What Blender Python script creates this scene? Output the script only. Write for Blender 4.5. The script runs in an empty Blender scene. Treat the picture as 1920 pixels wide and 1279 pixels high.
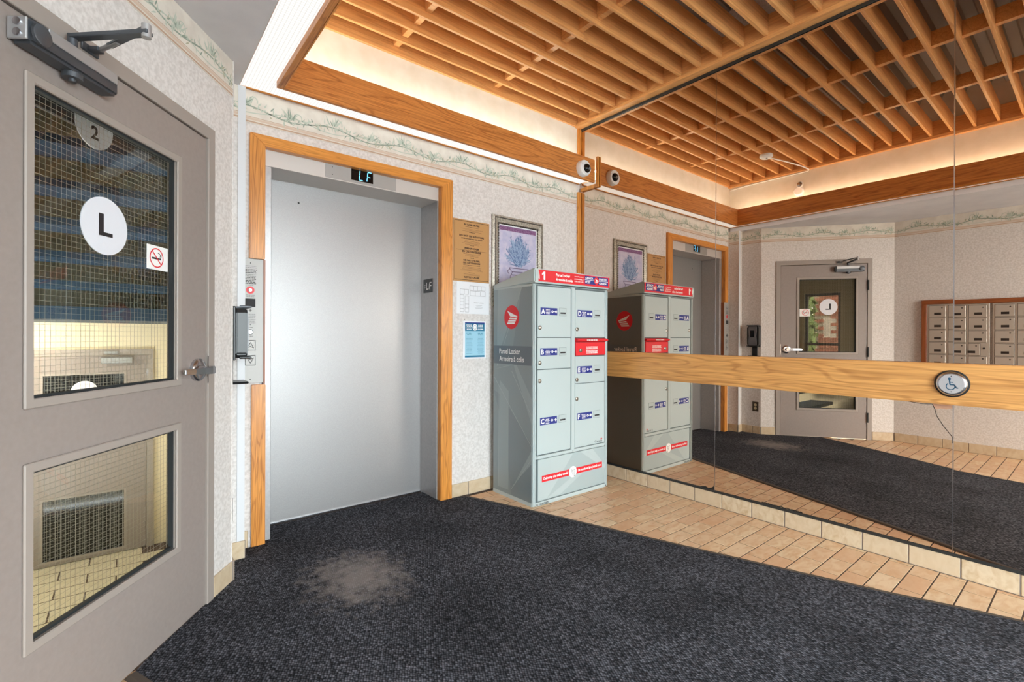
import bpy, bmesh, math, random
from mathutils import Vector, Matrix, noise
random.seed(7)
PI = math.pi
C = bpy.context.scene.collection
scene = bpy.context.scene

# ------------------------------------------------------------------ camera
XM, YW, HC = 3.111, 2.917, 1.15           # mirror plane, elevator wall plane, camera height
def cam_setup():
    yaw, pitch, roll = [math.radians(v) for v in (38.889, -0.051, 0.215)]
    F = Vector((math.sin(yaw)*math.cos(pitch), math.cos(yaw)*math.cos(pitch), math.sin(pitch)))
    rt = Vector((math.cos(yaw), -math.sin(yaw), 0)); up = rt.cross(F)
    r2 = rt*math.cos(roll) + up*math.sin(roll); u2 = -rt*math.sin(roll) + up*math.cos(roll)
    cd = bpy.data.cameras.new('camera'); co = bpy.data.objects.new('camera', cd); C.objects.link(co)
    m = Matrix((r2, u2, -F)).transposed().to_4x4(); m.translation = Vector((0, 0, HC)); co.matrix_world = m
    cd.sensor_fit = 'HORIZONTAL'; cd.sensor_width = 36.0; cd.lens = 901.9037/1920*36.0
    cd.shift_y = -8.695/1920; cd.clip_start = 0.02; cd.clip_end = 200
    scene.camera = co
cam_setup()

# ------------------------------------------------------------------ sky, daylight, exposure
w = bpy.data.worlds.new('sky'); scene.world = w; w.use_nodes = True
w.node_tree.nodes['Background'].inputs[0].default_value = (0.90, 0.95, 1.0, 1)
w.node_tree.nodes['Background'].inputs[1].default_value = 10.5
def portal(name, loc, rot, sx, sy):
    l = bpy.data.lights.new(name, 'AREA'); l.shape = 'RECTANGLE'; l.size = sx; l.size_y = sy; l.cycles.is_portal = True
    o = bpy.data.objects.new(name, l); C.objects.link(o); o.location = loc; o.rotation_euler = rot
portal('daylight_portal', (1.0, -2.26, 1.25), (PI/2, 0, 0), 2.4, 2.3)
portal('stair_daylight_portal', (-2.3, 2.75, 1.3), (PI/2, 0, -PI/2), 0.8, 1.1)
scene.view_settings.view_transform = 'Standard'; scene.view_settings.look = 'None'
scene.view_settings.gamma = 1; scene.view_settings.use_curve_mapping = False
scene.view_settings.exposure = 1.33
scene.cycles.max_bounces = 14; scene.cycles.diffuse_bounces = 6; scene.cycles.glossy_bounces = 6
scene.cycles.transparent_max_bounces = 16; scene.cycles.sample_clamp_indirect = 6
LENS, TUBE = 0.46, 9.5                     # emission of the light lenses and of the cove tubes

# ------------------------------------------------------------------ colours and materials
def S(r, g, b):
    f = lambda c: c/255/12.92 if c <= 10.3 else ((c/255+0.055)/1.055)**2.4
    return (f(r), f(g), f(b), 1)
def base_mat(name):
    m = bpy.data.materials.new(name); m.use_nodes = True
    return m, m.node_tree, m.node_tree.nodes['Principled BSDF']
def N(nt, typ, **kw):
    n = nt.nodes.new(typ)
    for k, v in kw.items(): setattr(n, k, v)
    return n
def mat(name, col, rough=0.5, metal=0.0, var=None, bump=None, spec=None, coat=0):
    """var = (scale, second colour, detail, lo, hi)   bump = (scale, strength, distance)"""
    m, nt, p = base_mat(name)
    p.inputs['Base Color'].default_value = col; p.inputs['Roughness'].default_value = rough; p.inputs['Metallic'].default_value = metal
    if spec is not None: p.inputs['Specular IOR Level'].default_value = spec
    if coat: p.inputs['Coat Weight'].default_value = coat; p.inputs['Coat Roughness'].default_value = 0.15
    tc = N(nt, 'ShaderNodeTexCoord')
    if var:
        no = N(nt, 'ShaderNodeTexNoise'); no.inputs['Scale'].default_value = var[0]; no.inputs['Detail'].default_value = var[2]
        nt.links.new(tc.outputs['Object'], no.inputs['Vector'])
        r = N(nt, 'ShaderNodeValToRGB'); r.color_ramp.elements[0].position = var[3]; r.color_ramp.elements[1].position = var[4]
        r.color_ramp.elements[0].color = var[1]; r.color_ramp.elements[1].color = col
        nt.links.new(no.outputs[0], r.inputs[0]); nt.links.new(r.outputs[0], p.inputs['Base Color'])
    if bump:
        nb = N(nt, 'ShaderNodeTexNoise'); nb.inputs['Scale'].default_value = bump[0]; nb.inputs['Detail'].default_value = 4
        nt.links.new(tc.outputs['Object'], nb.inputs['Vector'])
        b = N(nt, 'ShaderNodeBump'); b.inputs['Strength'].default_value = bump[1]; b.inputs['Distance'].default_value = bump[2]
        nt.links.new(nb.outputs[0], b.inputs['Height']); nt.links.new(b.outputs[0], p.inputs['Normal'])
    return m
def emit(name, col, strength):
    m = bpy.data.materials.new(name); m.use_nodes = True; nt = m.node_tree; nt.nodes.clear()
    o = N(nt, 'ShaderNodeOutputMaterial'); e = N(nt, 'ShaderNodeEmission'); e.inputs[0].default_value = col; e.inputs[1].default_value = strength
    nt.links.new(e.outputs[0], o.inputs[0]); return m
def wood(name, light, dark, axis, rough=0.38, ring=9.0, spread=0.25):
    """axis: 0 x, 1 y, 2 z is the direction of the grain"""
    m, nt, p = base_mat(name); p.inputs['Roughness'].default_value = rough
    tc = N(nt, 'ShaderNodeTexCoord'); oi = N(nt, 'ShaderNodeObjectInfo')
    ad = N(nt, 'ShaderNodeVectorMath', operation='MULTIPLY_ADD'); ad.inputs[1].default_value = (1, 1, 1)
    cx = N(nt, 'ShaderNodeVectorMath', operation='SCALE'); cx.inputs[0].default_value = (7.3, 3.1, 5.7); nt.links.new(oi.outputs['Random'], cx.inputs['Scale'])
    nt.links.new(tc.outputs['Object'], ad.inputs[0]); nt.links.new(cx.outputs[0], ad.inputs[2])
    mp = N(nt, 'ShaderNodeMapping'); sc = [1, 1, 1]; sc[axis] = 0.09; mp.inputs['Scale'].default_value = sc
    nt.links.new(ad.outputs[0], mp.inputs['Vector'])
    wv = N(nt, 'ShaderNodeTexNoise'); wv.inputs['Scale'].default_value = ring; wv.inputs['Detail'].default_value = 2.5; wv.inputs['Distortion'].default_value = 0.5
    nt.links.new(mp.outputs[0], wv.inputs['Vector'])
    mu = N(nt, 'ShaderNodeMath', operation='MULTIPLY'); mu.inputs[1].default_value = 85; nt.links.new(wv.outputs[0], mu.inputs[0])
    sn = N(nt, 'ShaderNodeMath', operation='SINE'); nt.links.new(mu.outputs[0], sn.inputs[0])
    mp2 = N(nt, 'ShaderNodeMapping'); sc = [1, 1, 1]; sc[axis] = 0.025; mp2.inputs['Scale'].default_value = sc
    nt.links.new(ad.outputs[0], mp2.inputs['Vector'])
    fi = N(nt, 'ShaderNodeTexNoise'); fi.inputs['Scale'].default_value = 160; fi.inputs['Detail'].default_value = 3; nt.links.new(mp2.outputs[0], fi.inputs['Vector'])
    a1 = N(nt, 'ShaderNodeMapRange'); a1.inputs[1].default_value = 0.2; a1.inputs[2].default_value = 1; nt.links.new(sn.outputs[0], a1.inputs[0])
    a2 = N(nt, 'ShaderNodeMapRange'); a2.inputs[1].default_value = 0.62; a2.inputs[2].default_value = 0.40; nt.links.new(fi.outputs[0], a2.inputs[0])
    mm = N(nt, 'ShaderNodeMath', operation='MULTIPLY_ADD'); mm.inputs[1].default_value = 0.5; nt.links.new(a1.outputs[0], mm.inputs[0])
    hf = N(nt, 'ShaderNodeMath', operation='MULTIPLY'); hf.inputs[1].default_value = 0.5; nt.links.new(a2.outputs[0], hf.inputs[0]); nt.links.new(hf.outputs[0], mm.inputs[2])
    inv = N(nt, 'ShaderNodeMath', operation='MULTIPLY'); inv.inputs[1].default_value = spread*2; nt.links.new(mm.outputs[0], inv.inputs[0])
    mx = N(nt, 'ShaderNodeMix', data_type='RGBA'); mx.inputs[6].default_value = light; mx.inputs[7].default_value = dark
    nt.links.new(inv.outputs[0], mx.inputs[0]); nt.links.new(mx.outputs[2], p.inputs['Base Color'])
    b = N(nt, 'ShaderNodeBump'); b.inputs['Strength'].default_value = 0.15; b.inputs['Distance'].default_value = 0.001; nt.links.new(fi.outputs[0], b.inputs['Height']); nt.links.new(b.outputs[0], p.inputs['Normal'])
    return m
def glass(name, tint=(0.93, 0.96, 0.95, 1), refl=1.0):
    m = bpy.data.materials.new(name); m.use_nodes = True; nt = m.node_tree; nt.nodes.clear()
    o = N(nt, 'ShaderNodeOutputMaterial'); t = N(nt, 'ShaderNodeBsdfTransparent'); t.inputs[0].default_value = tint
    g = N(nt, 'ShaderNodeBsdfGlossy'); g.inputs['Roughness'].default_value = 0.0
    fr = N(nt, 'ShaderNodeFresnel'); fr.inputs[0].default_value = 1.52
    mu = N(nt, 'ShaderNodeMath', operation='MULTIPLY'); mu.inputs[1].default_value = refl; mu.use_clamp = True
    x = N(nt, 'ShaderNodeMixShader'); gn = N(nt, 'ShaderNodeNewGeometry'); ff = N(nt, 'ShaderNodeMath', operation='SUBTRACT'); ff.inputs[0].default_value = 1; nt.links.new(gn.outputs['Backfacing'], ff.inputs[1])
    m2 = N(nt, 'ShaderNodeMath', operation='MULTIPLY'); nt.links.new(fr.outputs[0], m2.inputs[0]); nt.links.new(ff.outputs[0], m2.inputs[1])   # one reflection, at the outer face only
    nt.links.new(m2.outputs[0], mu.inputs[0]); nt.links.new(mu.outputs[0], x.inputs[0])
    nt.links.new(t.outputs[0], x.inputs[1]); nt.links.new(g.outputs[0], x.inputs[2]); nt.links.new(x.outputs[0], o.inputs[0]); return m

M = {}
M['paper'] = mat('wallpaper', S(224, 219, 216), 0.8, 0, (75, S(206, 200, 196), 12, 0.38, 0.62), (220, 0.25, 0.001))
M['paper_plain'] = mat('cove_wallpaper', S(232, 229, 218), 0.85, 0, (9, S(222, 217, 202), 5, 0.3, 0.65))
M['border'] = mat('border_paper', S(226, 219, 208), 0.8, 0, (14, S(214, 205, 194), 3, 0.35, 0.6))
M['border_line'] = mat('border_line', S(190, 160, 138), 0.8)
M['border_line2'] = mat('border_line_pale', S(212, 190, 172), 0.8)
M['vine_dark'] = mat('vine_dark', S(146, 158, 144), 0.8); M['vine_light'] = mat('vine_light', S(188, 196, 182), 0.8); M['vine_olive'] = mat('vine_olive', S(178, 176, 152), 0.8)
M['grey_ceiling'] = mat('grey_ceiling_paint', S(224, 224, 228), 0.85, 0, (5, S(216, 216, 221), 4, 0.35, 0.6))
M['beam'] = wood('oak_beam', S(216, 144, 76), S(138, 72, 28), 0, 0.38, 9, 0.36); M['beam_y'] = wood('oak_beam_side', S(216, 144, 76), S(138, 72, 28), 1, 0.38, 9, 0.36)
M['slat'] = wood('oak_slat', S(232, 172, 108), S(170, 104, 52), 0, 0.4, 6)
M['slat_y'] = wood('oak_ledger', S(232, 172, 108), S(170, 104, 52), 1, 0.4, 6)
M['casing_z'] = wood('oak_casing', S(224, 152, 72), S(140, 72, 20), 2, 0.32, 12, 0.34); M['casing_x'] = wood('oak_casing_head', S(224, 152, 72), S(158, 88, 28), 0, 0.32, 12)
M['rail'] = wood('oak_rail', S(226, 168, 100), S(150, 88, 36), 1, 0.3, 8, 0.32)
M['mail_wood'] = wood('walnut_frame', S(150, 84, 44), S(96, 48, 22), 1, 0.35); M['mail_wood_z'] = wood('walnut_frame_side', S(150, 84, 44), S(96, 48, 22), 2, 0.35)
M['taupe'] = mat('taupe_enamel', S(150, 139, 134), 0.5, 0, (60, S(145, 134, 129), 3, 0.3, 0.7), (300, 0.06, 0.0005))
M['taupe_frame'] = mat('taupe_frame_enamel', S(158, 148, 141), 0.5)
M['gasket'] = mat('black_gasket', S(38, 42, 44), 0.6); M['black'] = mat('black_plastic', S(28, 29, 31), 0.35); M['black_gloss'] = mat('black_gloss', S(16, 17, 19), 0.08)
M['ink'] = mat('black_ink', S(40, 36, 38), 0.7); M['white'] = mat('white_plastic', S(236, 237, 238), 0.4); M['white_print'] = mat('white_print', S(243, 243, 243), 0.6)
M['disc'] = mat('white_disc', S(222, 224, 232), 0.5); M['red'] = mat('red_print', S(222, 32, 44), 0.45); M['navy'] = mat('navy_print', S(30, 44, 130), 0.5)
M['grey_ink'] = mat('grey_ink', S(120, 118, 120), 0.7)
M['steel_dark'] = mat('closer_metal', S(92, 96, 102), 0.45, 0.6); M['steel_pale'] = mat('closer_cover', S(178, 178, 180), 0.4, 0.5)
M['chrome'] = mat('satin_chrome', S(196, 198, 204), 0.22, 1.0)
M['steel_mirrorless'] = mat('station_steel', S(168, 165, 162), 0.5, 0.3, bump=(400, 0.03, 0.0003))
M['jamb'] = mat('jamb_steel', S(184, 182, 182), 0.4, 0.5, (70, S(172, 171, 173), 4, 0.3, 0.7))
M['header_steel'] = mat('header_steel', S(206, 201, 197), 0.45, 0.25)
M['grout_dark'] = mat('dark_grout', S(98, 80, 68), 0.9, 0, (50, S(70, 55, 46), 4, 0.35, 0.65)); M['guard'] = mat('guard_plastic', S(214, 216, 220), 0.5); M['grout_pale'] = mat('pale_grout', S(136, 124, 116), 0.9)
M['concrete'] = mat('concrete', S(170, 166, 160), 0.9)
M['rubber'] = mat('mat_rubber_edge', S(82, 72, 64), 0.65)
M['deck'] = mat('grey_steel_deck', S(150, 146, 140), 0.7)
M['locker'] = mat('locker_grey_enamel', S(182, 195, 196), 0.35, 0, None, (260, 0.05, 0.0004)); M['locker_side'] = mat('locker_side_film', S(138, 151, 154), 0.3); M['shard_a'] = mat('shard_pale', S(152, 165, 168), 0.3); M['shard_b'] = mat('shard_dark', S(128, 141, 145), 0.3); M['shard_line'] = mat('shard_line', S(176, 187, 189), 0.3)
M['locker_front_print'] = mat('locker_front_film', S(166, 180, 182), 0.35); M['shard_c'] = mat('shard_front_pale', S(178, 191, 192), 0.35); M['locker_edge'] = mat('locker_gap', S(96, 106, 108), 0.6)
M['stainless_small'] = mat('lock_metal', S(150, 146, 140), 0.3, 0.9)
M['mail'] = mat('mailbox_enamel', S(190, 180, 170), 0.4, 0.35); M['mail_gap'] = mat('mailbox_gap', S(60, 50, 44), 0.7); M['label_dark'] = mat('label_strip', S(46, 36, 32), 0.4)
M['channel'] = mat('mirror_channel', S(70, 74, 76), 0.35, 0.7)
M['bronze_plate'] = mat('bronze_sign_face', S(190, 142, 88), 0.5); M['brown_line'] = mat('brown_print', S(72, 48, 30), 0.6)
M['paper_sheet'] = mat('paper_sheet', S(232, 234, 238), 0.7); M['teal'] = mat('teal_print', S(24, 112, 148), 0.6); M['aqua'] = mat('aqua_print', S(158, 206, 226), 0.6)
M['frame_grey'] = mat('pewter_frame', S(188, 180, 166), 0.4, 0.3, (90, S(140, 132, 120), 4, 0.35, 0.6)); M['frame_dark'] = mat('pewter_frame_dark', S(88, 82, 78), 0.4, 0.5)
M['lilac'] = mat('lilac_print', S(202, 196, 216), 0.7, 0, (22, S(180, 178, 208), 4, 0.35, 0.65)); M['plum'] = mat('plum_print', S(104, 66, 108), 0.7, 0, (160, S(150, 110, 150), 2, 0.4, 0.6))
M['frond'] = mat('frond_print', S(96, 118, 158), 0.7); M['frond2'] = mat('frond_pale_print', S(150, 170, 200), 0.7); M['vase_line'] = mat('vase_line', S(110, 92, 124), 0.7)
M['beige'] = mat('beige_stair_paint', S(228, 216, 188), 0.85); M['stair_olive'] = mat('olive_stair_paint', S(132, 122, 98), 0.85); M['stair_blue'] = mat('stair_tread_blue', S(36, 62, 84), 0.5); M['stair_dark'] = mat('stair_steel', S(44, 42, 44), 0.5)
M['stair_tile'] = mat('stair_floor_tile', S(214, 206, 182), 0.5, 0, (8, S(202, 192, 166), 3, 0.3, 0.7))
M['wire'] = mat('glass_wire', S(160, 156, 146), 0.5, 0.4)
M['glass'] = glass('wired_glass', (0.93, 0.95, 0.93, 1), 1.0); M['clear'] = glass('window_glass'); M['tinted'] = glass('tinted_window_glass', (0.62, 0.62, 0.58, 1))
M['lamp'] = emit('stair_fill_glow', (1.0, 0.86, 0.66, 1), 110); M['display'] = emit('display_cyan', S(110, 205, 255), 1.2)
M['tube'] = emit('cove_tube', (1.0, 0.88, 0.68, 1), TUBE); M['tube_cool'] = emit('cove_tube_cool', (0.94, 1.0, 0.90, 1), TUBE)
M['brick'] = mat('brick', S(128, 72, 54), 0.85, 0, (25, S(104, 56, 42), 4, 0.3, 0.7)); M['mortar'] = mat('mortar', S(132, 122, 110), 0.9)
M['leaf'] = mat('leaf', S(92, 110, 44), 0.6, 0, (10, S(56, 76, 26), 2, 0.3, 0.7)); M['asphalt'] = mat('asphalt', S(140, 140, 140), 0.9)
M['crack'] = mat('crack_line', S(48, 36, 30), 0.7); M['chip'] = mat('chip_backing', S(196, 150, 122), 0.8); M['chip_dark'] = mat('chip_dark_backing', S(36, 33, 28), 0.8)

def special():
    # mirror with a slight bronze tint
    m, nt, p = base_mat('mirror_silver'); p.inputs['Metallic'].default_value = 1; p.inputs['Roughness'].default_value = 0.0
    p.inputs['Base Color'].default_value = (0.73, 0.62, 0.535, 1); M['mirror'] = m
    # brushed steel elevator door: fine grain, soft vertical smear
    m, nt, p = base_mat('elevator_steel'); p.inputs['Metallic'].default_value = 0.72; p.inputs['Roughness'].default_value = 0.46
    tc = N(nt, 'ShaderNodeTexCoord'); no = N(nt, 'ShaderNodeTexNoise'); no.inputs['Scale'].default_value = 330; no.inputs['Detail'].default_value = 4
    nt.links.new(tc.outputs['Object'], no.inputs['Vector']); r = N(nt, 'ShaderNodeValToRGB')
    r.color_ramp.elements[0].position = 0.3; r.color_ramp.elements[1].position = 0.7
    r.color_ramp.elements[0].color = S(158, 156, 156); r.color_ramp.elements[1].color = S(172, 170, 170)
    nt.links.new(no.outputs[0], r.inputs[0]); nt.links.new(r.outputs[0], p.inputs['Base Color'])
    b = N(nt, 'ShaderNodeBump'); b.inputs['Strength'].default_value = 0.12; b.inputs['Distance'].default_value = 0.0006
    nt.links.new(no.outputs[0], b.inputs['Height']); nt.links.new(b.outputs[0], p.inputs['Normal']); M['steel'] = m
    # tiles: per-tile colour shift + cloudy streaks
    for nm, c1, c2, c3 in (('tile', S(232, 204, 168), S(212, 168, 124), S(214, 166, 128)), ('base_tile', S(212, 195, 168), S(188, 162, 128), S(204, 184, 156))):
        m, nt, p = base_mat(nm); p.inputs['Roughness'].default_value = 0.38
        tc = N(nt, 'ShaderNodeTexCoord'); oi = N(nt, 'ShaderNodeObjectInfo')
        cx = N(nt, 'ShaderNodeVectorMath', operation='SCALE'); cx.inputs[0].default_value = (9, 4, 6); nt.links.new(oi.outputs['Random'], cx.inputs['Scale'])
        ad = N(nt, 'ShaderNodeVectorMath', operation='ADD'); nt.links.new(tc.outputs['Object'], ad.inputs[0]); nt.links.new(cx.outputs[0], ad.inputs[1])
        mp = N(nt, 'ShaderNodeMapping'); mp.inputs['Scale'].default_value = (1, 2.2, 1.5); nt.links.new(ad.outputs[0], mp.inputs['Vector'])
        no = N(nt, 'ShaderNodeTexNoise'); no.inputs['Scale'].default_value = 14; no.inputs['Detail'].default_value = 5; no.inputs['Distortion'].default_value = 0.6; nt.links.new(mp.outputs[0], no.inputs['Vector'])
        r = N(nt, 'ShaderNodeValToRGB'); r.color_ramp.elements[0].position = 0.32; r.color_ramp.elements[1].position = 0.62
        r.color_ramp.elements[0].color = c2; r.color_ramp.elements[1].color = c1; nt.links.new(no.outputs[0], r.inputs[0])
        mr = N(nt, 'ShaderNodeMath', operation='MULTIPLY'); mr.inputs[1].default_value = 0.75; nt.links.new(oi.outputs['Random'], mr.inputs[0])
        mx = N(nt, 'ShaderNodeMix', data_type='RGBA'); mx.inputs[7].default_value = c3; nt.links.new(mr.outputs[0], mx.inputs[0]); nt.links.new(r.outputs[0], mx.inputs[6])
        nt.links.new(mx.outputs[2], p.inputs['Base Color']); M[nm] = m
    # entrance mat: woven rows of loops, a pale patch before the elevator
    m, nt, p = base_mat('woven_mat'); p.inputs['Roughness'].default_value = 0.95; p.inputs['Specular IOR Level'].default_value = 0.15
    ge = N(nt, 'ShaderNodeNewGeometry'); mp = N(nt, 'ShaderNodeMapping'); mp.inputs['Rotation'].default_value = (0, 0, math.radians(38)); mp.inputs['Scale'].default_value = (1, 0.7, 1)
    nt.links.new(ge.outputs['Position'], mp.inputs['Vector'])
    vo = N(nt, 'ShaderNodeTexVoronoi'); vo.inputs['Scale'].default_value = 125; vo.inputs['Randomness'].default_value = 0.45; nt.links.new(mp.outputs[0], vo.inputs['Vector'])
    wn = N(nt, 'ShaderNodeTexNoise'); wn.inputs['Scale'].default_value = 2.2; wn.inputs['Detail'].default_value = 6; nt.links.new(ge.outputs['Position'], wn.inputs['Vector'])
    r = N(nt, 'ShaderNodeValToRGB'); e = r.color_ramp.elements; e[0].position = 0.0; e[0].color = S(122, 124, 134); e[1].position = 0.66; e[1].color = S(34, 35, 40)
    nt.links.new(vo.outputs['Distance'], r.inputs[0])
    sv = N(nt, 'ShaderNodeSeparateColor'); nt.links.new(vo.outputs['Color'], sv.inputs[0])
    r2 = N(nt, 'ShaderNodeMapRange'); r2.inputs[3].default_value = 0.45; r2.inputs[4].default_value = 1.5; nt.links.new(sv.outputs[0], r2.inputs[0])
    r3 = N(nt, 'ShaderNodeMapRange'); r3.inputs[1].default_value = 0.3; r3.inputs[2].default_value = 0.7; r3.inputs[3].default_value = 0.6; r3.inputs[4].default_value = 1.2; nt.links.new(wn.outputs[0], r3.inputs[0])
    mm = N(nt, 'ShaderNodeMath', operation='MULTIPLY'); nt.links.new(r2.outputs[0], mm.inputs[0]); nt.links.new(r3.outputs[0], mm.inputs[1])
    vs = N(nt, 'ShaderNodeVectorMath', operation='SCALE'); nt.links.new(r.outputs[0], vs.inputs[0]); nt.links.new(mm.outputs[0], vs.inputs['Scale'])
    # pale patch with a noisy edge
    sub = N(nt, 'ShaderNodeVectorMath', operation='SUBTRACT'); sub.inputs[1].default_value = (0.87, 2.23, 0); nt.links.new(ge.outputs['Position'], sub.inputs[0])
    ms = N(nt, 'ShaderNodeMapping'); ms.inputs['Rotation'].default_value = (0, 0, math.radians(38)); ms.inputs['Scale'].default_value = (1 / 0.26, 1 / 0.34, 0); nt.links.new(sub.outputs[0], ms.inputs['Vector'])
    ln = N(nt, 'ShaderNodeVectorMath', operation='LENGTH'); nt.links.new(ms.outputs[0], ln.inputs[0])
    ns = N(nt, 'ShaderNodeTexNoise'); ns.inputs['Scale'].default_value = 16; ns.inputs['Detail'].default_value = 7; ns.inputs['Roughness'].default_value = 0.7; nt.links.new(ge.outputs['Position'], ns.inputs['Vector'])
    ma = N(nt, 'ShaderNodeMath', operation='MULTIPLY_ADD'); ma.inputs[1].default_value = 2.2; nt.links.new(ns.outputs[0], ma.inputs[0]); nt.links.new(ln.outputs['Value'], ma.inputs[2])
    mk = N(nt, 'ShaderNodeMapRange'); mk.inputs[1].default_value = 2.05; mk.inputs[2].default_value = 1.35; mk.inputs[3].default_value = 0; mk.inputs[4].default_value = 0.62; nt.links.new(ma.outputs[0], mk.inputs[0])
    mx = N(nt, 'ShaderNodeMix', data_type='RGBA'); mx.inputs[7].default_value = S(158, 150, 146); nt.links.new(mk.outputs[0], mx.inputs[0]); nt.links.new(vs.outputs[0], mx.inputs[6])
    nt.links.new(mx.outputs[2], p.inputs['Base Color'])
    b = N(nt, 'ShaderNodeBump'); b.inputs['Strength'].default_value = 0.7; b.inputs['Distance'].default_value = 0.003; b.invert = True
    nt.links.new(vo.outputs['Distance'], b.inputs['Height']); nt.links.new(b.outputs[0], p.inputs['Normal']); M['mat'] = m
    # prismatic light lens
    m = bpy.data.materials.new('light_lens'); m.use_nodes = True; nt = m.node_tree; nt.nodes.clear()
    o = N(nt, 'ShaderNodeOutputMaterial'); e = N(nt, 'ShaderNodeEmission'); tc = N(nt, 'ShaderNodeTexCoord')
    br = N(nt, 'ShaderNodeTexBrick'); br.offset = 0; br.inputs['Scale'].default_value = 1; br.inputs['Brick Width'].default_value = 0.016; br.inputs['Row Height'].default_value = 0.016
    br.inputs['Mortar Size'].default_value = 0.0014; br.inputs['Color1'].default_value = (1, 0.97, 0.92, 1); br.inputs['Color2'].default_value = (1, 0.97, 0.92, 1); br.inputs['Mortar'].default_value = (0.74, 0.72, 0.68, 1)
    nt.links.new(tc.outputs['Object'], br.inputs['Vector']); nt.links.new(br.outputs[0], e.inputs[0]); e.inputs[1].default_value = LENS
    nt.links.new(e.outputs[0], o.inputs[0]); M['lens'] = m
special()

# ------------------------------------------------------------------ building helpers
class Frame:
    """a to the viewer's right, o out of the surface, c up"""
    def __init__(s, O, R, Nn): s.O, s.R, s.N, s.U = Vector(O), Vector(R), Vector(Nn), Vector((0, 0, 1))
    def __call__(s, a, o, c): return s.O + s.R*a + s.N*o + s.U*c
W0 = Frame((0, 0, 0), (1, 0, 0), (0, -1, 0))
class World(Frame):
    def __init__(s): pass
    def __call__(s, x, y, z): return Vector((x, y, z))
WD = World()
EL = Frame((0, YW, 0), (1, 0, 0), (0, -1, 0))            # a = x
MI = Frame((XM, 0, 0), (0, -1, 0), (-1, 0, 0))           # a = -y
DN = Vector((0.798, -0.602, 0)); DR = Vector((0.602, 0.798, 0)); DP = Vector((0.30, 2.445, 0))
DO = Frame(DP, DR, DN)                                   # a = -s, s measured to the hinge side
SA = Frame((0.395, 0, 0), (0, 1, 0), (1, 0, 0))          # a = y
MB = Frame((-0.42, 0, 0), (0, 1, 0), (1, 0, 0))          # a = y

FONT = {}
def glyphs(s, bold=0, shear=0):
    k = (s, bold, shear)
    if k not in FONT:
        cu = bpy.data.curves.new('t', 'FONT'); cu.body = s; cu.size = 1; cu.offset = bold; cu.shear = shear; cu.resolution_u = 3
        ob = bpy.data.objects.new('t', cu); C.objects.link(ob); bpy.context.view_layer.update()
        me = ob.to_mesh(); FONT[k] = ([(v.co.x, v.co.y) for v in me.vertices], [tuple(p.vertices) for p in me.polygons])
        ob.to_mesh_clear(); bpy.data.objects.remove(ob); bpy.data.curves.remove(cu)
    return FONT[k]

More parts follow.
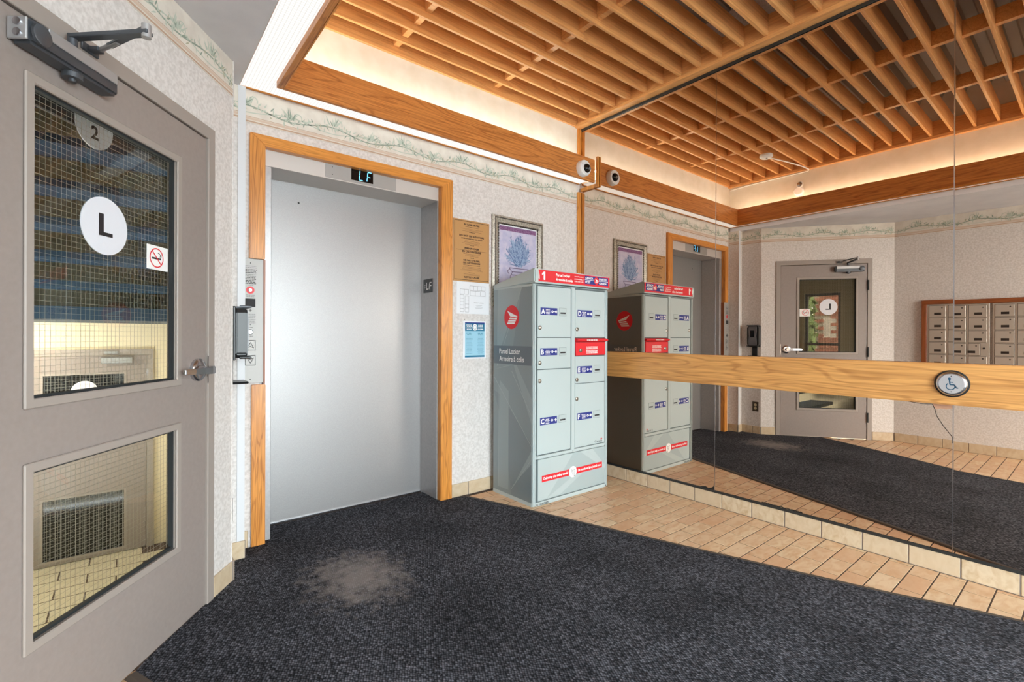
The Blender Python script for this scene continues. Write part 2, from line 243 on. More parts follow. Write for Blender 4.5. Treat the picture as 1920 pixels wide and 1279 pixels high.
OFF = {}
class B:
    def __init__(s, fr=WD): s.fr, s.v, s.f, s.m, s.flat = fr, [], [], [], False
    def add(s, pts, faces, mi=0, raw=False):
        n = len(s.v); s.v += [Vector(p) if raw else s.fr(*p) for p in pts]
        for f in faces: s.f.append([n+i for i in f]); s.m.append(mi)
        return s
    def box(s, a0, a1, o0, o1, c0, c1, mi=0):
        p = [(a, o, c) for a in (a0, a1) for o in (o0, o1) for c in (c0, c1)]
        return s.add(p, [(0, 1, 3, 2), (4, 6, 7, 5), (0, 4, 5, 1), (2, 3, 7, 6), (0, 2, 6, 4), (1, 5, 7, 3)], mi)
    def quad(s, pts, mi=0): return s.add(pts, [tuple(range(len(pts)))], mi)
    def rect(s, a0, a1, c0, c1, o, mi=0): return s.quad([(a0, o, c0), (a1, o, c0), (a1, o, c1), (a0, o, c1)], mi)
    def prism(s, poly, o0, o1, mi=0):
        n = len(poly); p = [(a, o0, c) for a, c in poly] + [(a, o1, c) for a, c in poly]
        return s.add(p, [tuple(range(n)), tuple(range(2*n-1, n-1, -1))] + [(i, (i+1) % n, n+(i+1) % n, n+i) for i in range(n)], mi)
    def slab(s, poly, z0, z1, mi=0):                     # world xy polygon
        n = len(poly); p = [(x, y, z0) for x, y in poly] + [(x, y, z1) for x, y in poly]
        return s.add(p, [tuple(range(n-1, -1, -1)), tuple(range(n, 2*n))] + [(i, (i+1) % n, n+(i+1) % n, n+i) for i in range(n)], mi, raw=True)
    def plate(s, al, cl, solid, o0, o1, mi=0):
        na, nc = len(al), len(cl); p = [(a, o, c) for o in (o0, o1) for a in al for c in cl]; ix = lambda k, i, j: k*na*nc + i*nc + j
        f = []; ok = lambda i, j: 0 <= i < na-1 and 0 <= j < nc-1 and solid(i, j)
        for i in range(na-1):
            for j in range(nc-1):
                if not ok(i, j): continue
                f.append((ix(0, i, j), ix(0, i, j+1), ix(0, i+1, j+1), ix(0, i+1, j))); f.append((ix(1, i, j), ix(1, i+1, j), ix(1, i+1, j+1), ix(1, i, j+1)))
                if not ok(i-1, j): f.append((ix(0, i, j), ix(1, i, j), ix(1, i, j+1), ix(0, i, j+1)))
                if not ok(i+1, j): f.append((ix(0, i+1, j), ix(0, i+1, j+1), ix(1, i+1, j+1), ix(1, i+1, j)))
                if not ok(i, j-1): f.append((ix(0, i, j), ix(0, i+1, j), ix(1, i+1, j), ix(1, i, j)))
                if not ok(i, j+1): f.append((ix(0, i, j+1), ix(1, i, j+1), ix(1, i+1, j+1), ix(0, i+1, j+1)))
        used = sorted({i for q in f for i in q}); re = {o: n for n, o in enumerate(used)}
        return s.add([p[i] for i in used], [tuple(re[i] for i in q) for q in f], mi)
    def ring(s, a0, a1, c0, c1, w, o0, o1, mi=0):
        return s.plate([a0, a0+w, a1-w, a1], [c0, c0+w, c1-w, c1], lambda i, j: not (i == 1 and j == 1), o0, o1, mi)
    def lathe(s, a, c, prof, seg=24, mi=0):              # around the outward axis, prof = [(radius, o)]
        p = []; f = []; n = len(prof)
        for r, o in prof:
            for k in range(seg): t = 2*PI*k/seg; p.append((a+r*math.cos(t), o, c+r*math.sin(t)))
        for i in range(n-1):
            for k in range(seg): f.append((i*seg+k, i*seg+(k+1) % seg, (i+1)*seg+(k+1) % seg, (i+1)*seg+k))
        f.append(tuple(range(seg))); f.append(tuple(range((n-1)*seg, n*seg))); return s.add(p, f, mi)
    def disc(s, a, c, r, o, seg=28, mi=0, ry=None):
        ry = ry or r; return s.quad([(a+r*math.cos(2*PI*k/seg), o, c+ry*math.sin(2*PI*k/seg)) for k in range(seg)], mi)
    def annulus(s, a, c, r0, r1, o, seg=28, mi=0, t0=0, t1=2*PI):
        p = []; f = []
        for k in range(seg+1):
            t = t0+(t1-t0)*k/seg; p += [(a+r0*math.cos(t), o, c+r0*math.sin(t)), (a+r1*math.cos(t), o, c+r1*math.sin(t))]
        return s.add(p, [(2*k, 2*k+1, 2*k+3, 2*k+2) for k in range(seg)], mi)
    def tube(s, pts, r, seg=8, mi=0, raw=True):
        P = [Vector(q) if raw else s.fr(*q) for q in pts]; v = []; f = []
        for i, q in enumerate(P):
            d = (P[min(i+1, len(P)-1)]-P[max(i-1, 0)]).normalized(); u = d.orthogonal() if abs(d.z) > 0.99 else d.cross(Vector((0, 0, 1)))
            u.normalize(); wv = d.cross(u)
            for k in range(seg): t = 2*PI*k/seg; v.append(q+u*r*math.cos(t)+wv*r*math.sin(t))
        for i in range(len(P)-1):
            for k in range(seg): f.append((i*seg+k, i*seg+(k+1) % seg, (i+1)*seg+(k+1) % seg, (i+1)*seg+k))
        f += [tuple(range(seg)), tuple(range((len(P)-1)*seg, len(P)*seg))]; return s.add(v, f, mi, raw=True)
    def bar(s, p, q, wd, ht, mi=0, raw=False):           # straight bar of rectangular section
        P, Q = (Vector(p), Vector(q)) if raw else (s.fr(*p), s.fr(*q)); d = (Q-P).normalized(); u = d.cross(Vector((0, 0, 1)))
        u = Vector((1, 0, 0)) if u.length < 1e-4 else u.normalized(); v = u.cross(d)
        pts = [e+u*a*wd/2+v*b*ht/2 for e in (P, Q) for a, b in ((-1, -1), (1, -1), (1, 1), (-1, 1))]
        return s.add(pts, [(0, 1, 2, 3), (7, 6, 5, 4), (0, 4, 5, 1), (1, 5, 6, 2), (2, 6, 7, 3), (3, 7, 4, 0)], mi, raw=True)
    def strip(s, pts, wd, o, mi=0):                      # flat printed line of given width
        for (a0, c0), (a1, c1) in zip(pts, pts[1:]):
            L = math.hypot(a1-a0, c1-c0) or 1; nx, ny = -(c1-c0)/L*wd/2, (a1-a0)/L*wd/2
            s.quad([(a0-nx, o, c0-ny), (a1-nx, o, c1-ny), (a1+nx, o, c1+ny), (a0+nx, o, c0+ny)], mi)
        return s
    def text(s, st, size, a, c, o, mi=0, align='L', bold=0, shear=0, width=None, rot=0):
        vs, fs = glyphs(st, bold, shear); x0 = min(v[0] for v in vs); x1 = max(v[0] for v in vs); sx = size
        if width: sx = width/(x1-x0)
        sh = {'L': -x0, 'C': -(x0+x1)/2, 'R': -x1}[align]; cr, sr = math.cos(rot), math.sin(rot)
        P = [((x+sh)*sx, y*size) for x, y in vs]
        return s.add([(a+x*cr-y*sr, o, c+x*sr+y*cr) for x, y in P], fs, mi)
    def build(s, name, mats, parent=None, bevel=0, smooth=False, seg=1, recalc=True):
        me = bpy.data.meshes.new(name); mats = mats if isinstance(mats, (list, tuple)) else [mats]
        if parent is None:
            lo = Vector((min(v.x for v in s.v), min(v.y for v in s.v), min(v.z for v in s.v))); hi = Vector((max(v.x for v in s.v), max(v.y for v in s.v), max(v.z for v in s.v)))
            off = Vector(((lo.x+hi.x)/2, (lo.y+hi.y)/2, lo.z))
        else: off = OFF[parent.name]
        me.from_pydata([v-off for v in s.v], [], s.f)
        for m_ in mats: me.materials.append(M[m_])
        for p, mi in zip(me.polygons, s.m): p.material_index = mi
        if recalc or bevel:
            bm = bmesh.new(); bm.from_mesh(me)
            if recalc: bmesh.ops.recalc_face_normals(bm, faces=bm.faces)
            if bevel: bmesh.ops.bevel(bm, geom=[e for e in bm.edges if len(e.link_faces) == 2 and e.calc_face_angle(0) > 0.5], offset=bevel, segments=seg, affect='EDGES', clamp_overlap=True)
            bm.to_mesh(me); bm.free()
        if smooth:
            for p in me.polygons: p.use_smooth = True
            me.set_sharp_from_angle(angle=math.radians(40))
        o = bpy.data.objects.new(name, me); C.objects.link(o)
        if parent is None: o.location = off
        else: o.parent = parent
        OFF[o.name] = off; return o
def tag(o, label, cat, group=None, kind=None):
    o['label'] = label; o['category'] = cat
    if group: o['group'] = group
    if kind: o['kind'] = kind
    return o
def struct(o, label=None, cat=None):
    o['kind'] = 'structure'
    if label: o['label'] = label
    if cat: o['category'] = cat
    return o
def thing(name, loc, label, cat, group=None, kind=None):
    o = bpy.data.objects.new(name, None); C.objects.link(o); o.location = loc; o.empty_display_size = 0.05; OFF[o.name] = Vector(loc)
    return tag(o, label, cat, group, kind)
def stuff(o): o['kind'] = 'stuff'; return o
def mesh_at(name, me, loc, parent):
    o = bpy.data.objects.new(name, me); C.objects.link(o); o.parent = parent; o.location = Vector(loc)-OFF[parent.name]; OFF[o.name] = Vector(loc); return o

# ------------------------------------------------------------------ room shell
ZC, ZD = 2.425, 3.36            # grey ceiling, steel deck
# elevator wall with the hole of the entrance
b = B(EL); b.plate([0.478, 0.575, 1.745, XM+0.12], [0, 2.215, ZD], lambda i, j: not (i == 1 and j == 0), -0.12, 0)
struct(b.build('wall_back', 'paper'), 'mottled pale wallpapered wall around the elevator', 'wall')
b = B(); b.box(XM+0.012, XM+0.12, -2.3, YW, 0, ZD)
struct(b.build('wall_right', 'paper'), 'wall behind the mirror panels', 'wall')
b = B(); b.slab([(0.395, 2.562), (0.395, 2.79), (0.478, 2.79), (0.478, 3.037), (0.30, 3.037), (0.30, 2.64)], 0, ZC)
struct(b.build('wall_left', 'paper'), 'narrow wallpapered pier between brown door and elevator', 'wall')
# door wall (s from -0.145 to 1.20)
b = B(DO); b.plate([-1.197, -0.982, -0.006, 0.152], [0, 2.034, ZC], lambda i, j: not (i == 1 and j == 0), -0.12, 0)
struct(b.build('wall_left_diagonal', 'paper'), 'slanted wallpapered wall holding the brown door', 'wall')
b = B(); b.box(-0.52, -0.42, -2.3, 1.495, 0, ZC)
struct(b.build('wall_left_mailbox', 'paper'), 'wallpapered wall with the mailbox bank, seen in the mirror', 'wall')
b = B(Frame((0, -2.2, 0), (-1, 0, 0), (0, 1, 0))); b.plate([-XM-0.1, -2.15, 0.15, 0.52], [0, 0.1, 2.35, ZD], lambda i, j: not (i == 1 and j == 1), -0.1, 0)
struct(b.build('wall_front', 'paper'), 'wall with the glazed entrance behind the camera', 'wall')
wf = thing('window_1', (1.0, -2.25, 0.1), 'glazed entrance screen behind the camera', 'window', kind='structure')
B(Frame((0, -2.2, 0), (-1, 0, 0), (0, 1, 0))).plate([-2.15, -2.09, -1.40, -1.34, -0.65, -0.59, 0.09, 0.15], [0.1, 0.16, 2.29, 2.35], lambda i, j: not (i in (1, 3, 5) and j == 1), -0.09, -0.03).build('window_frame', 'taupe_frame', wf)
for a0, a1 in ((-2.09, -1.40), (-1.34, -0.65), (-0.59, 0.09)):
    B(Frame((0, -2.2, 0), (-1, 0, 0), (0, 1, 0))).box(a0, a1, -0.063, -0.057, 0.16, 2.29).build('pane', 'clear', wf)
# upper walls of the raised light tray
b = B(); b.box(0.36, 0.458, -2.2, 3.03, ZC+0.045, ZD)
struct(b.build('wall_left_cove', 'paper_plain'), 'upper cove wall above the grey ceiling, washed by hidden light', 'wall')
B(EL).box(0.459, 3.105, 0.0002, 0.002, 2.492, ZD-0.01).build('cove_lining', 'paper_plain', bpy.data.objects['wall_back'])
b = B(); b.box(0.53, 1.80, 3.23, 3.28, -0.1, 2.4); struct(b.build('wall_light_block', 'stair_dark'), 'dark panel added behind the steel door to block daylight', 'wall')  # unseen panel added to stop sky light leaking round the elevator door
# grey dropped ceiling
b = B(); b.slab([(-0.52, -2.2), (0.455, -2.2), (0.455, 2.9165), (0.40, 2.9165), (0.30, 2.66), (-0.52, 1.56)], ZC, ZC+0.045)
struct(b.build('ceiling', 'grey_ceiling'), 'grey painted dropped ceiling over the door side', 'ceiling')
# corrugated deck above the slats
b = B(); prof = []; y = -2.3
while y < 3.1: prof += [(y, ZD-0.05), (y+0.055, ZD-0.05), (y+0.075, ZD), (y+0.135, ZD)]; y += 0.155
p = [(x, yy, z) for x in (0.40, XM+0.1) for yy, z in prof]; n = len(prof)
b.add(p, [(i, i+1, n+i+1, n+i) for i in range(n-1)])
struct(b.build('ceiling_deck', 'deck', recalc=False), 'dark corrugated steel deck above the wooden slats', 'ceiling')
b = B(); b.box(-2.4, XM+0.2, -2.4, 6.4, ZD+0.002, ZD+0.1); struct(b.build('roof_slab', 'concrete'), 'concrete slab above the steel deck', 'roof')

# ------------------------------------------------------------------ floor and tiles
EDGE_R = [(1.815, 2.896), (1.895, 2.87), (2.079, 2.349), (2.238, 1.861), (2.393, 1.402), (2.532, 0.984), (2.665, 0.601), (2.748, 0.401), (2.819, 0.209), (2.90, -0.2), (2.95, -2.15)]
EDGE_L = [(0.066, 2.125), (0.03, 2.065), (0.10, 1.90), (0.367, 1.324), (0.52, 1.03), (0.63, 0.81), (0.69, 0.4), (0.72, -2.15)]
def xedge(E, y):
    for (x0, y0), (x1, y1) in zip(E, E[1:]):
        if (y0-y)*(y1-y) <= 0 and y0 != y1: return x0+(x1-x0)*(y-y0)/(y1-y0)
    return None
b = B(); b.slab([(-0.45, -2.25), (XM+0.02, -2.25), (XM+0.02, 3.25), (0.48, 3.25), (0.30, 2.47), (-0.45, 1.47)], -0.12, -0.0014)
floor = struct(b.build('floor', 'grout_dark'), 'beige running-bond tile floor with dark joints', 'floor')
TW, TH, G = 0.2, 0.0985, 0.0030
def tile_mesh(wx, wy, th=0.008, ch=0.0006):
    me = bpy.data.meshes.new('tile'); x, y = wx/2, wy/2
    v = [(-x, -y, -th), (x, -y, -th), (x, y, -th), (-x, y, -th), (-x, -y, -ch), (x, -y, -ch), (x, y, -ch), (-x, y, -ch), (-x+ch, -y+ch, 0), (x-ch, -y+ch, 0), (x-ch, y-ch, 0), (-x+ch, y-ch, 0)]
    f = [(0, 1, 5, 4), (1, 2, 6, 5), (2, 3, 7, 6), (3, 0, 4, 7), (4, 5, 9, 8), (5, 6, 10, 9), (6, 7, 11, 10), (7, 4, 8, 11), (8, 9, 10, 11)]
    me.from_pydata(v, [], f); me.materials.append(M['tile']); return me
full = tile_mesh(TW-2*G, TH-2*G); cut = {}
def behind_door(x, y): return (Vector((x, y, 0))-DP).dot(DN) < -0.015
for j in range(-22, 15):
    y0 = 1.4985+TH*j; y1 = min(y0+TH, YW); ym = (y0+y1)/2
    if y1-y0 < 0.02: continue
    x = -0.6+(0.176 if j % 2 == 0 else 0.08)
    er, el = xedge(EDGE_R, ym), xedge(EDGE_L, ym)
    while x < XM:
        x0, x1 = max(x, -0.42), min(x+TW, XM); xm = (x0+x1)/2; x += TW
        if x1-x0 < 0.02: continue
        keep = (er is not None and x1 > er-0.03) or (el is not None and x0 < el+0.03)
        if ym > 2.07 and xm < 1.6: keep = False
        if ym > 2.86 and xm < 1.80: keep = False
        if behind_door(xm, ym) and xm < 0.5: keep = False
        if not keep: continue
        k = (round(x1-x0, 3), round(y1-y0, 3))
        if k == (TW, round(TH, 3)): me = full
        else: me = cut.setdefault(k, None) or cut.__setitem__(k, tile_mesh(k[0]-2*G, k[1]-2*G)) or cut[k]
        t = mesh_at('tile', me, (xm, ym, 0.0), floor)
        t.rotation_euler = (random.uniform(-.003, .003), random.uniform(-.002, .002), random.uniform(-.004, .004))
B().add([(2.515, 0.995, 0.0006), (2.575, 0.93, 0.0006), (2.62, 0.80, 0.0006), (2.672, 0.62, 0.0006), (2.672, 0.575, 0.0006), (2.60, 0.76, 0.0006)], [(0, 1, 2, 3, 4, 5)]).build('paint_smear', 'white_print', floor, recalc=False)
# entrance mat with rubber edging
matt = thing('entrance_mat', (1.2, 1.2, 0), 'large charcoal woven entrance mat with a pale patch before the elevator', 'mat')
poly = [(0.603, 2.90), (0.64, 3.14), (1.70, 3.14), (1.70, 2.945), (1.71, 2.90)] + EDGE_R + list(reversed(EDGE_L)) + [(0.37, 2.53), (0.408, 2.56), (0.408, 2.775), (0.49, 2.775), (0.49, 2.893), (0.60, 2.893)]
B().slab(poly, -0.002, 0.0075).build('woven_pile', 'mat', matt)
def ribbon(E, wd, side):
    b = B(); P = []
    for i, (x, y) in enumerate(E):
        x0, y0 = E[max(i-1, 0)]; x1, y1 = E[min(i+1, len(E)-1)]; L = math.hypot(x1-x0, y1-y0); nx, ny = -(y1-y0)/L*side, (x1-x0)/L*side; P.append((x, y, x+nx*wd, y+ny*wd))
    v = []
    for (x, y, xo, yo) in P: v += [(x-(xo-x)*.15, y-(yo-y)*.15, 0.009), (x+(xo-x)*.5, y+(yo-y)*.5, 0.008), (xo, yo, 0.001), (x, y, -0.002)]
    n = len(P); f = []
    for i in range(n-1):
        for k in range(4): f.append((4*i+k, 4*i+(k+1) % 4, 4*i+4+(k+1) % 4, 4*i+4+k))
    return b.add(v, f, raw=True)
ribbon(EDGE_R[1:], 0.030, 1).build('rubber_edging', 'rubber', matt); ribbon(EDGE_L[1:], 0.03, -1).build('rubber_edging', 'rubber', matt)

# ------------------------------------------------------------------ tiled baseboards
def base_run(name, fr, joints, label, top=0.094, o1=0.010, back=0.0, bare=()):
    L0, L1 = joints[0], joints[-1]
    root = struct(B(fr).box(L0, L1, back, o1-0.003, 0, top-0.001).build(name, 'grout_pale'), label, 'baseboard')
    for a0, a1 in zip(joints, joints[1:]): B(fr).box(a0+0.003, a1-0.003, back+0.0005, o1, 0.003, top).build('tile', 'base_tile', root, bevel=0.0015)
    return root
js = [2.90, 2.602] + [2.404-0.1965*k for k in range(0, 17)]
base_run('baseboard_right', MI, [-y for y in js], 'row of beige base tiles under the mirror wall', 0.096, 0.003, -0.010)
base_run('baseboard_back', EL, [1.803, 1.945, 2.145, 2.345, 2.545, 2.745, 2.945, XM-0.004], 'beige base tiles right of the elevator')
base_run('baseboard_left', EL, [0.49, 0.523], 'single cut base tile left of the elevator casing')
base_run('baseboard_left_pier', SA, [2.562, 2.655, 2.79], 'beige base tiles under the soap dispenser')
base_run('baseboard_left_pier_front', Frame((0, 2.79, 0), (1, 0, 0), (0, -1, 0)), [0.395, 0.488], 'beige base tile on the pier front')
base_run('baseboard_left_pier_side', Frame((0.478, 0, 0), (0, 1, 0), (1, 0, 0)), [2.79, 2.907], 'beige base tile on the pier return')
base_run('baseboard_left_diagonal', DO, [-0.004, 0.150], 'beige base tile right of the brown door')
base_run('baseboard_left_diagonal_hinge', DO, [-1.19, -0.986], 'beige base tile on the hinge side of the brown door')
base_run('baseboard_left_mailbox', MB, [1.482-0.2*k for k in range(10, -1, -1)], 'beige base tiles under the mailboxes')

# ------------------------------------------------------------------ wallpaper border with printed vine
def border(parent, fr, a0, a1, c0, c1, seed, name='wallpaper_border'):
    rnd = random.Random(seed); h = c1-c0
    st = B(fr).box(a0, a1, 0.0002, 0.0016, c0, c1).build(name, 'border', parent)
    b = B(fr); o = 0.0020
    b.rect(a0, a1, c0+0.004*1, c0+0.012, o, 0); b.rect(a0, a1, c0+0.017, c0+0.030, o, 1); b.rect(a0, a1, c0+0.032, c0+0.035, o, 0)
    mid = lambda a: c0+h*0.43+h*0.10*math.sin(2*PI*a/0.46+seed)
    a = a0; pts = []
    while a < a1: pts.append((a, mid(a))); a += 0.02
    pts.append((a1, mid(a1)))
    b.strip(pts, 0.007, o, 2); b.strip([(p, c0+h*0.40-h*0.09*math.sin(2*PI*p/0.46+seed)) for p, q in pts], 0.005, o, 3)
    def leaf(a, c, L, wd, t, mi):
        ca, sa = math.cos(t), math.sin(t); q = [(0, 0), (L*.35, wd), (L, 0), (L*.45, -wd)]
        P = [(a+x*ca-y*sa, o+0.0002, c+x*sa+y*ca) for x, y in q]
        if all(a0 < x[0] < a1 and c0 < x[2] < c1 for x in P): b.quad([(x[0], x[1]+len(b.f)*1.2e-6, x[2]) for x in P], mi)
    a = a0+0.005
    while a < a1:
        for k in range(rnd.choice((1, 2, 2, 3))):
            up = rnd.random() < 0.65; leaf(a+rnd.uniform(-.01, .01), mid(a)+rnd.uniform(-.012, .018), rnd.uniform(.014, .040), rnd.uniform(.0028, .006), rnd.uniform(.4, 2.7)*(1 if up else -1), rnd.choice((2, 3, 3, 4)))
        a += rnd.uniform(0.007, 0.020)
    a = a0+0.06
    while a < a1-0.06:                                   # curled tendrils with leaf sprays
        cc = mid(a)+0.035; P = []
        for k in range(14): t = k/13*1.6*PI-0.5; r = 0.026*(1-k/20); P.append((a+r*math.cos(t), cc+r*math.sin(t)))
        b.strip([q for q in P if q[1] < c1-.004], 0.005, o, 3)
        for k in range(13): leaf(a-0.03+rnd.uniform(-.02, .02), mid(a)+0.008, rnd.uniform(.03, .075), .0042, rnd.uniform(.6, 2.5), rnd.choice((2, 3, 3)))
        a += 0.23
    stuff(b.build('vine_print', ['border_line', 'border_line2', 'vine_dark', 'vine_light', 'vine_olive'], st, recalc=False))
O = bpy.data.objects
border(O['wall_back'], EL, 0.479, 3.066, 2.297, 2.472, 1)
border(O['wall_left_diagonal'], DO, -1.196, 0.150, 2.258, 2.424, 2)
border(O['wall_left_mailbox'], MB, -2.19, 1.494, 2.258, 2.424, 3)
border(O['wall_left'], SA, 2.563, 2.789, 2.258, 2.424, 4)
border(O['wall_left'], Frame((0, 2.79, 0), (1, 0, 0), (0, -1, 0)), 0.396, 0.455, 2.258, 2.424, 5)
border(O['wall_left'], Frame((0.478, 0, 0), (0, 1, 0), (1, 0, 0)), 2.791, 2.916, 2.258, 2.424, 6)
tag(B(Frame((0, 2.79, 0), (1, 0, 0), (0, -1, 0))).box(0.449, 0.484, 0.0005, 0.006, 0.095, ZC).build('corner_guard', 'guard'), 'white plastic corner guard on pier left of elevator', 'corner guard')

# ------------------------------------------------------------------ light coves, beams, trims
ZL = 2.478
def panel(name, x0, x1, y0, y1, label):
    r = thing(name, ((x0+x1)/2, (y0+y1)/2, ZL), label, 'ceiling light')
    B().box(x0, x1, y0, y1, ZL, ZL+0.008).build('lens', 'lens', r)
    return r
panel('light_panel', 0.475, 0.618, -2.15, 2.895, 'long bright ribbed light panel beside the grey ceiling')
panel('light_panel', 0.6185, 3.085, 2.748, 2.895, 'narrow bright light panel above the elevator')
tr = struct(B(EL).box(0.459, 3.09, 0.0022, 0.020, 2.474, 2.490).build('trim_1', 'casing_x', bevel=0.002), 'thin oak strip under the light panel on the elevator wall', 'trim')
struct(B().box(0.4585, 0.474, -2.15, 2.895, ZL-0.006, 2.492).build('trim_2', 'beam_y', bevel=0.002), 'thin oak strip along the edge of the grey ceiling', 'trim')
tag(B().box(0.6485, 3.088, 2.722, 2.746, 2.447, 2.637).build('oak_beam', 'beam', bevel=0.002), 'wide oak fascia board across the top of the elevator wall', 'beam')
lb = thing('oak_beam', (0.634, 0.3, 2.44), 'oak fascia board running beside the ribbed light panel', 'beam')
B().box(0.620, 0.648, -2.15, 2.746, 2.447, 2.637).build('board', 'beam_y', lb, bevel=0.002)
B().box(0.6485, 0.655, -2.15, 2.7215, 2.447, 2.460).build('edge_strip', 'casing_x', lb)
# end trim against the mirror (stepped profile of the cove), corner strip
tag(B(MI).prism([(-2.893, 2.407), (-2.693, 2.407), (-2.693, 2.662), (-2.715, 2.662), (-2.715, 2.437), (-2.893, 2.437)], 0.003, 0.020).build('cove_end_trim', 'casing_z', bevel=0.002), 'stepped oak end trim closing the light cove at the mirror', 'trim board')
for c0, c1, lab in ((0.096, 2.405, 'lower oak corner strip between elevator wall and mirror'), (2.64, 2.955, 'upper oak corner strip between cove wall and mirror')):
    tag(B(EL).box(3.070, 3.1085, 0.0022, 0.022, c0, c1).build('corner_strip', 'casing_z', bevel=0.002), lab, 'trim board')
# hidden fluorescent tubes lying in the coves
def tube_light(p, q, m, label):
    r = thing('fluorescent_tube', ((p[0]+q[0])/2, (p[1]+q[1])/2, 2.487), label, 'light tube')
    b = B(); b.tube([p, q], 0.013, 8); b.build('tube', m, r, smooth=True)
    for t in (0.04, 0.35, 0.65, 0.96):
        x, y = p[0]+(q[0]-p[0])*t, p[1]+(q[1]-p[1])*t; B().box(x-0.012, x+0.012, y-0.012, y+0.012, 2.4865, 2.586).build('holder', 'white', r)
tube_light((0.548, -2.0, 2.60), (0.548, 2.75, 2.60), 'tube', 'fluorescent tube hidden in the cove beside the grey ceiling')
tube_light((0.70, 2.83, 2.60), (3.0, 2.83, 2.60), 'tube_cool', 'fluorescent tube hidden in the cove above the elevator')

# ------------------------------------------------------------------ slatted ceiling grille
ZS, SH, ST = 2.985, 0.135, 0.019
gr = thing('slatted_grille', (1.75, 0.4, ZS), 'open ceiling grille of parallel oak slats with short blocking pieces', 'ceiling grille')
slat = B().box(0.487, 3.055, -ST/2, ST/2, 0, SH).build('slat', 'slat', None, bevel=0.0015); sm = slat.data; sx = slat.location.x; O.remove(slat)
ys = [2.781-0.1465*k for k in range(0, 33)]
for y in ys: mesh_at('slat', sm, (sx, y, ZS), gr)
B().box(0.487, 3.055, 2.895, 2.914, ZS-0.02, ZS+SH).build('wall_slat', 'slat', gr, bevel=0.0015)
bl = B().box(-0.019, 0.019, -(0.1465-ST)/2, (0.1465-ST)/2, 0, 0.095).build('blocking', 'slat', None, bevel=0.001); bm_ = bl.data; O.remove(bl)
for x in (1.365, 2.175):
    for y0, y1 in zip([2.904]+ys, ys):
        if y0 > 2.9: B().box(x-0.019, x+0.019, y1+ST/2, 2.895, ZS+0.035, ZS+0.130).build('blocking', 'slat', gr)
        else: mesh_at('blocking', bm_, (x, (y0+y1)/2, ZS+0.035), gr)
for x0, x1 in ((3.056, 3.085), (0.4595, 0.486)):
    B().box(x0, x1, -2.15, 2.914, ZS, ZS+SH).build('ledger', 'slat_y', gr, bevel=0.0015)
B().box(3.040, 3.108, -2.15, 2.914, 2.958, ZS-0.0005).build('ledger', 'slat_y', gr, bevel=0.0015)
B().box(0.4595, 0.500, -2.15, 2.914, 2.958, ZS-0.0005).build('ledger', 'slat_y', gr, bevel=0.0015)

# ------------------------------------------------------------------ mirror wall
tag(B(MI).box(-2.913, 2.1, 0.003, 0.008, 2.938, 2.957).build('mirror_channel', 'channel'), 'dark metal channel along the top edge of the mirrors', 'metal strip')
tag(B(MI).box(-2.913, 2.1, 0.0012, 0.006, 0.0965, 0.112).build('mirror_channel', 'channel', bevel=0.001), 'dark metal channel holding the mirrors above the base tiles', 'metal strip')
EG = [2.913, 1.668, 0.468, -0.74, -1.95]
lab = ['tall mirror panel beside the corner and parcel locker', 'tall middle mirror panel, cracked below the oak rail', 'tall mirror panel right of the second joint', 'tall mirror panel nearest the entrance']
pans = []
for i, (y1, y0) in enumerate(zip(EG, EG[1:])):
    t = (0, 0, 0.0012, 0)[i]
    bb = B(MI); P = []
    for a in (-y1+0.0015, -y0-0.0015):
        for c in (0.098, 2.945): P += [(a, -0.008, c), (a, -(c-1.5)*t, c)]
    bb.add(P, [(1, 3, 7, 5)], 0); bb.add(P, [(0, 4, 6, 2), (0, 1, 5, 4), (2, 6, 7, 3)], 1); bb.add(P, [(0, 2, 3, 1), (4, 5, 7, 6)], 1)
    pans.append(tag(bb.build('mirror', ['mirror', 'channel'], recalc=True), lab[i], 'mirror'))
for y in EG[1:3]: B(MI).box(-y-0.0022, -y+0.0022, -0.004, 0.0012, 0.112, 2.938).build('edge_strip', 'chrome', pans[EG.index(y)-1])
cr = B(MI); cr.strip([(-0.645, 0.826), (-0.62, 0.822), (-0.585, 0.819), (-0.545, 0.821), (-0.535, 0.795), (-0.529, 0.765), (-0.502, 0.716), (-0.472, 0.672), (-0.471, 0.64)], 0.003, 0.0008)
cr.build('crack', 'crack', pans[1], recalc=False)
B(MI).add([(a, 0.0006, c) for a, c in ((-0.546, 0.830), (-0.542, 0.815), (-0.531, 0.797), (-0.515, 0.803), (-0.495, 0.801), (-0.471, 0.808), (-0.471, 0.830))], [tuple(range(7))]).build('chipped_patch', 'chip', pans[1], recalc=False)
B(MI).add([(a, 0.0006, c) for a, c in ((-1.775, 0.113), (-1.745, 0.122), (-1.733, 0.124), (-1.712, 0.116), (-1.69, 0.125), (-1.675, 0.137), (-1.671, 0.165), (-1.6705, 0.113))], [tuple(range(8))]).build('chipped_patch', 'chip_dark', pans[0], recalc=False)
cr = B(MI); cr.strip([(-1.36+0.008*k, 0.114+0.004*random.random()) for k in range(30)], 0.005, 0.0008); cr.build('edge_wear', 'chip_dark', pans[1], recalc=False)
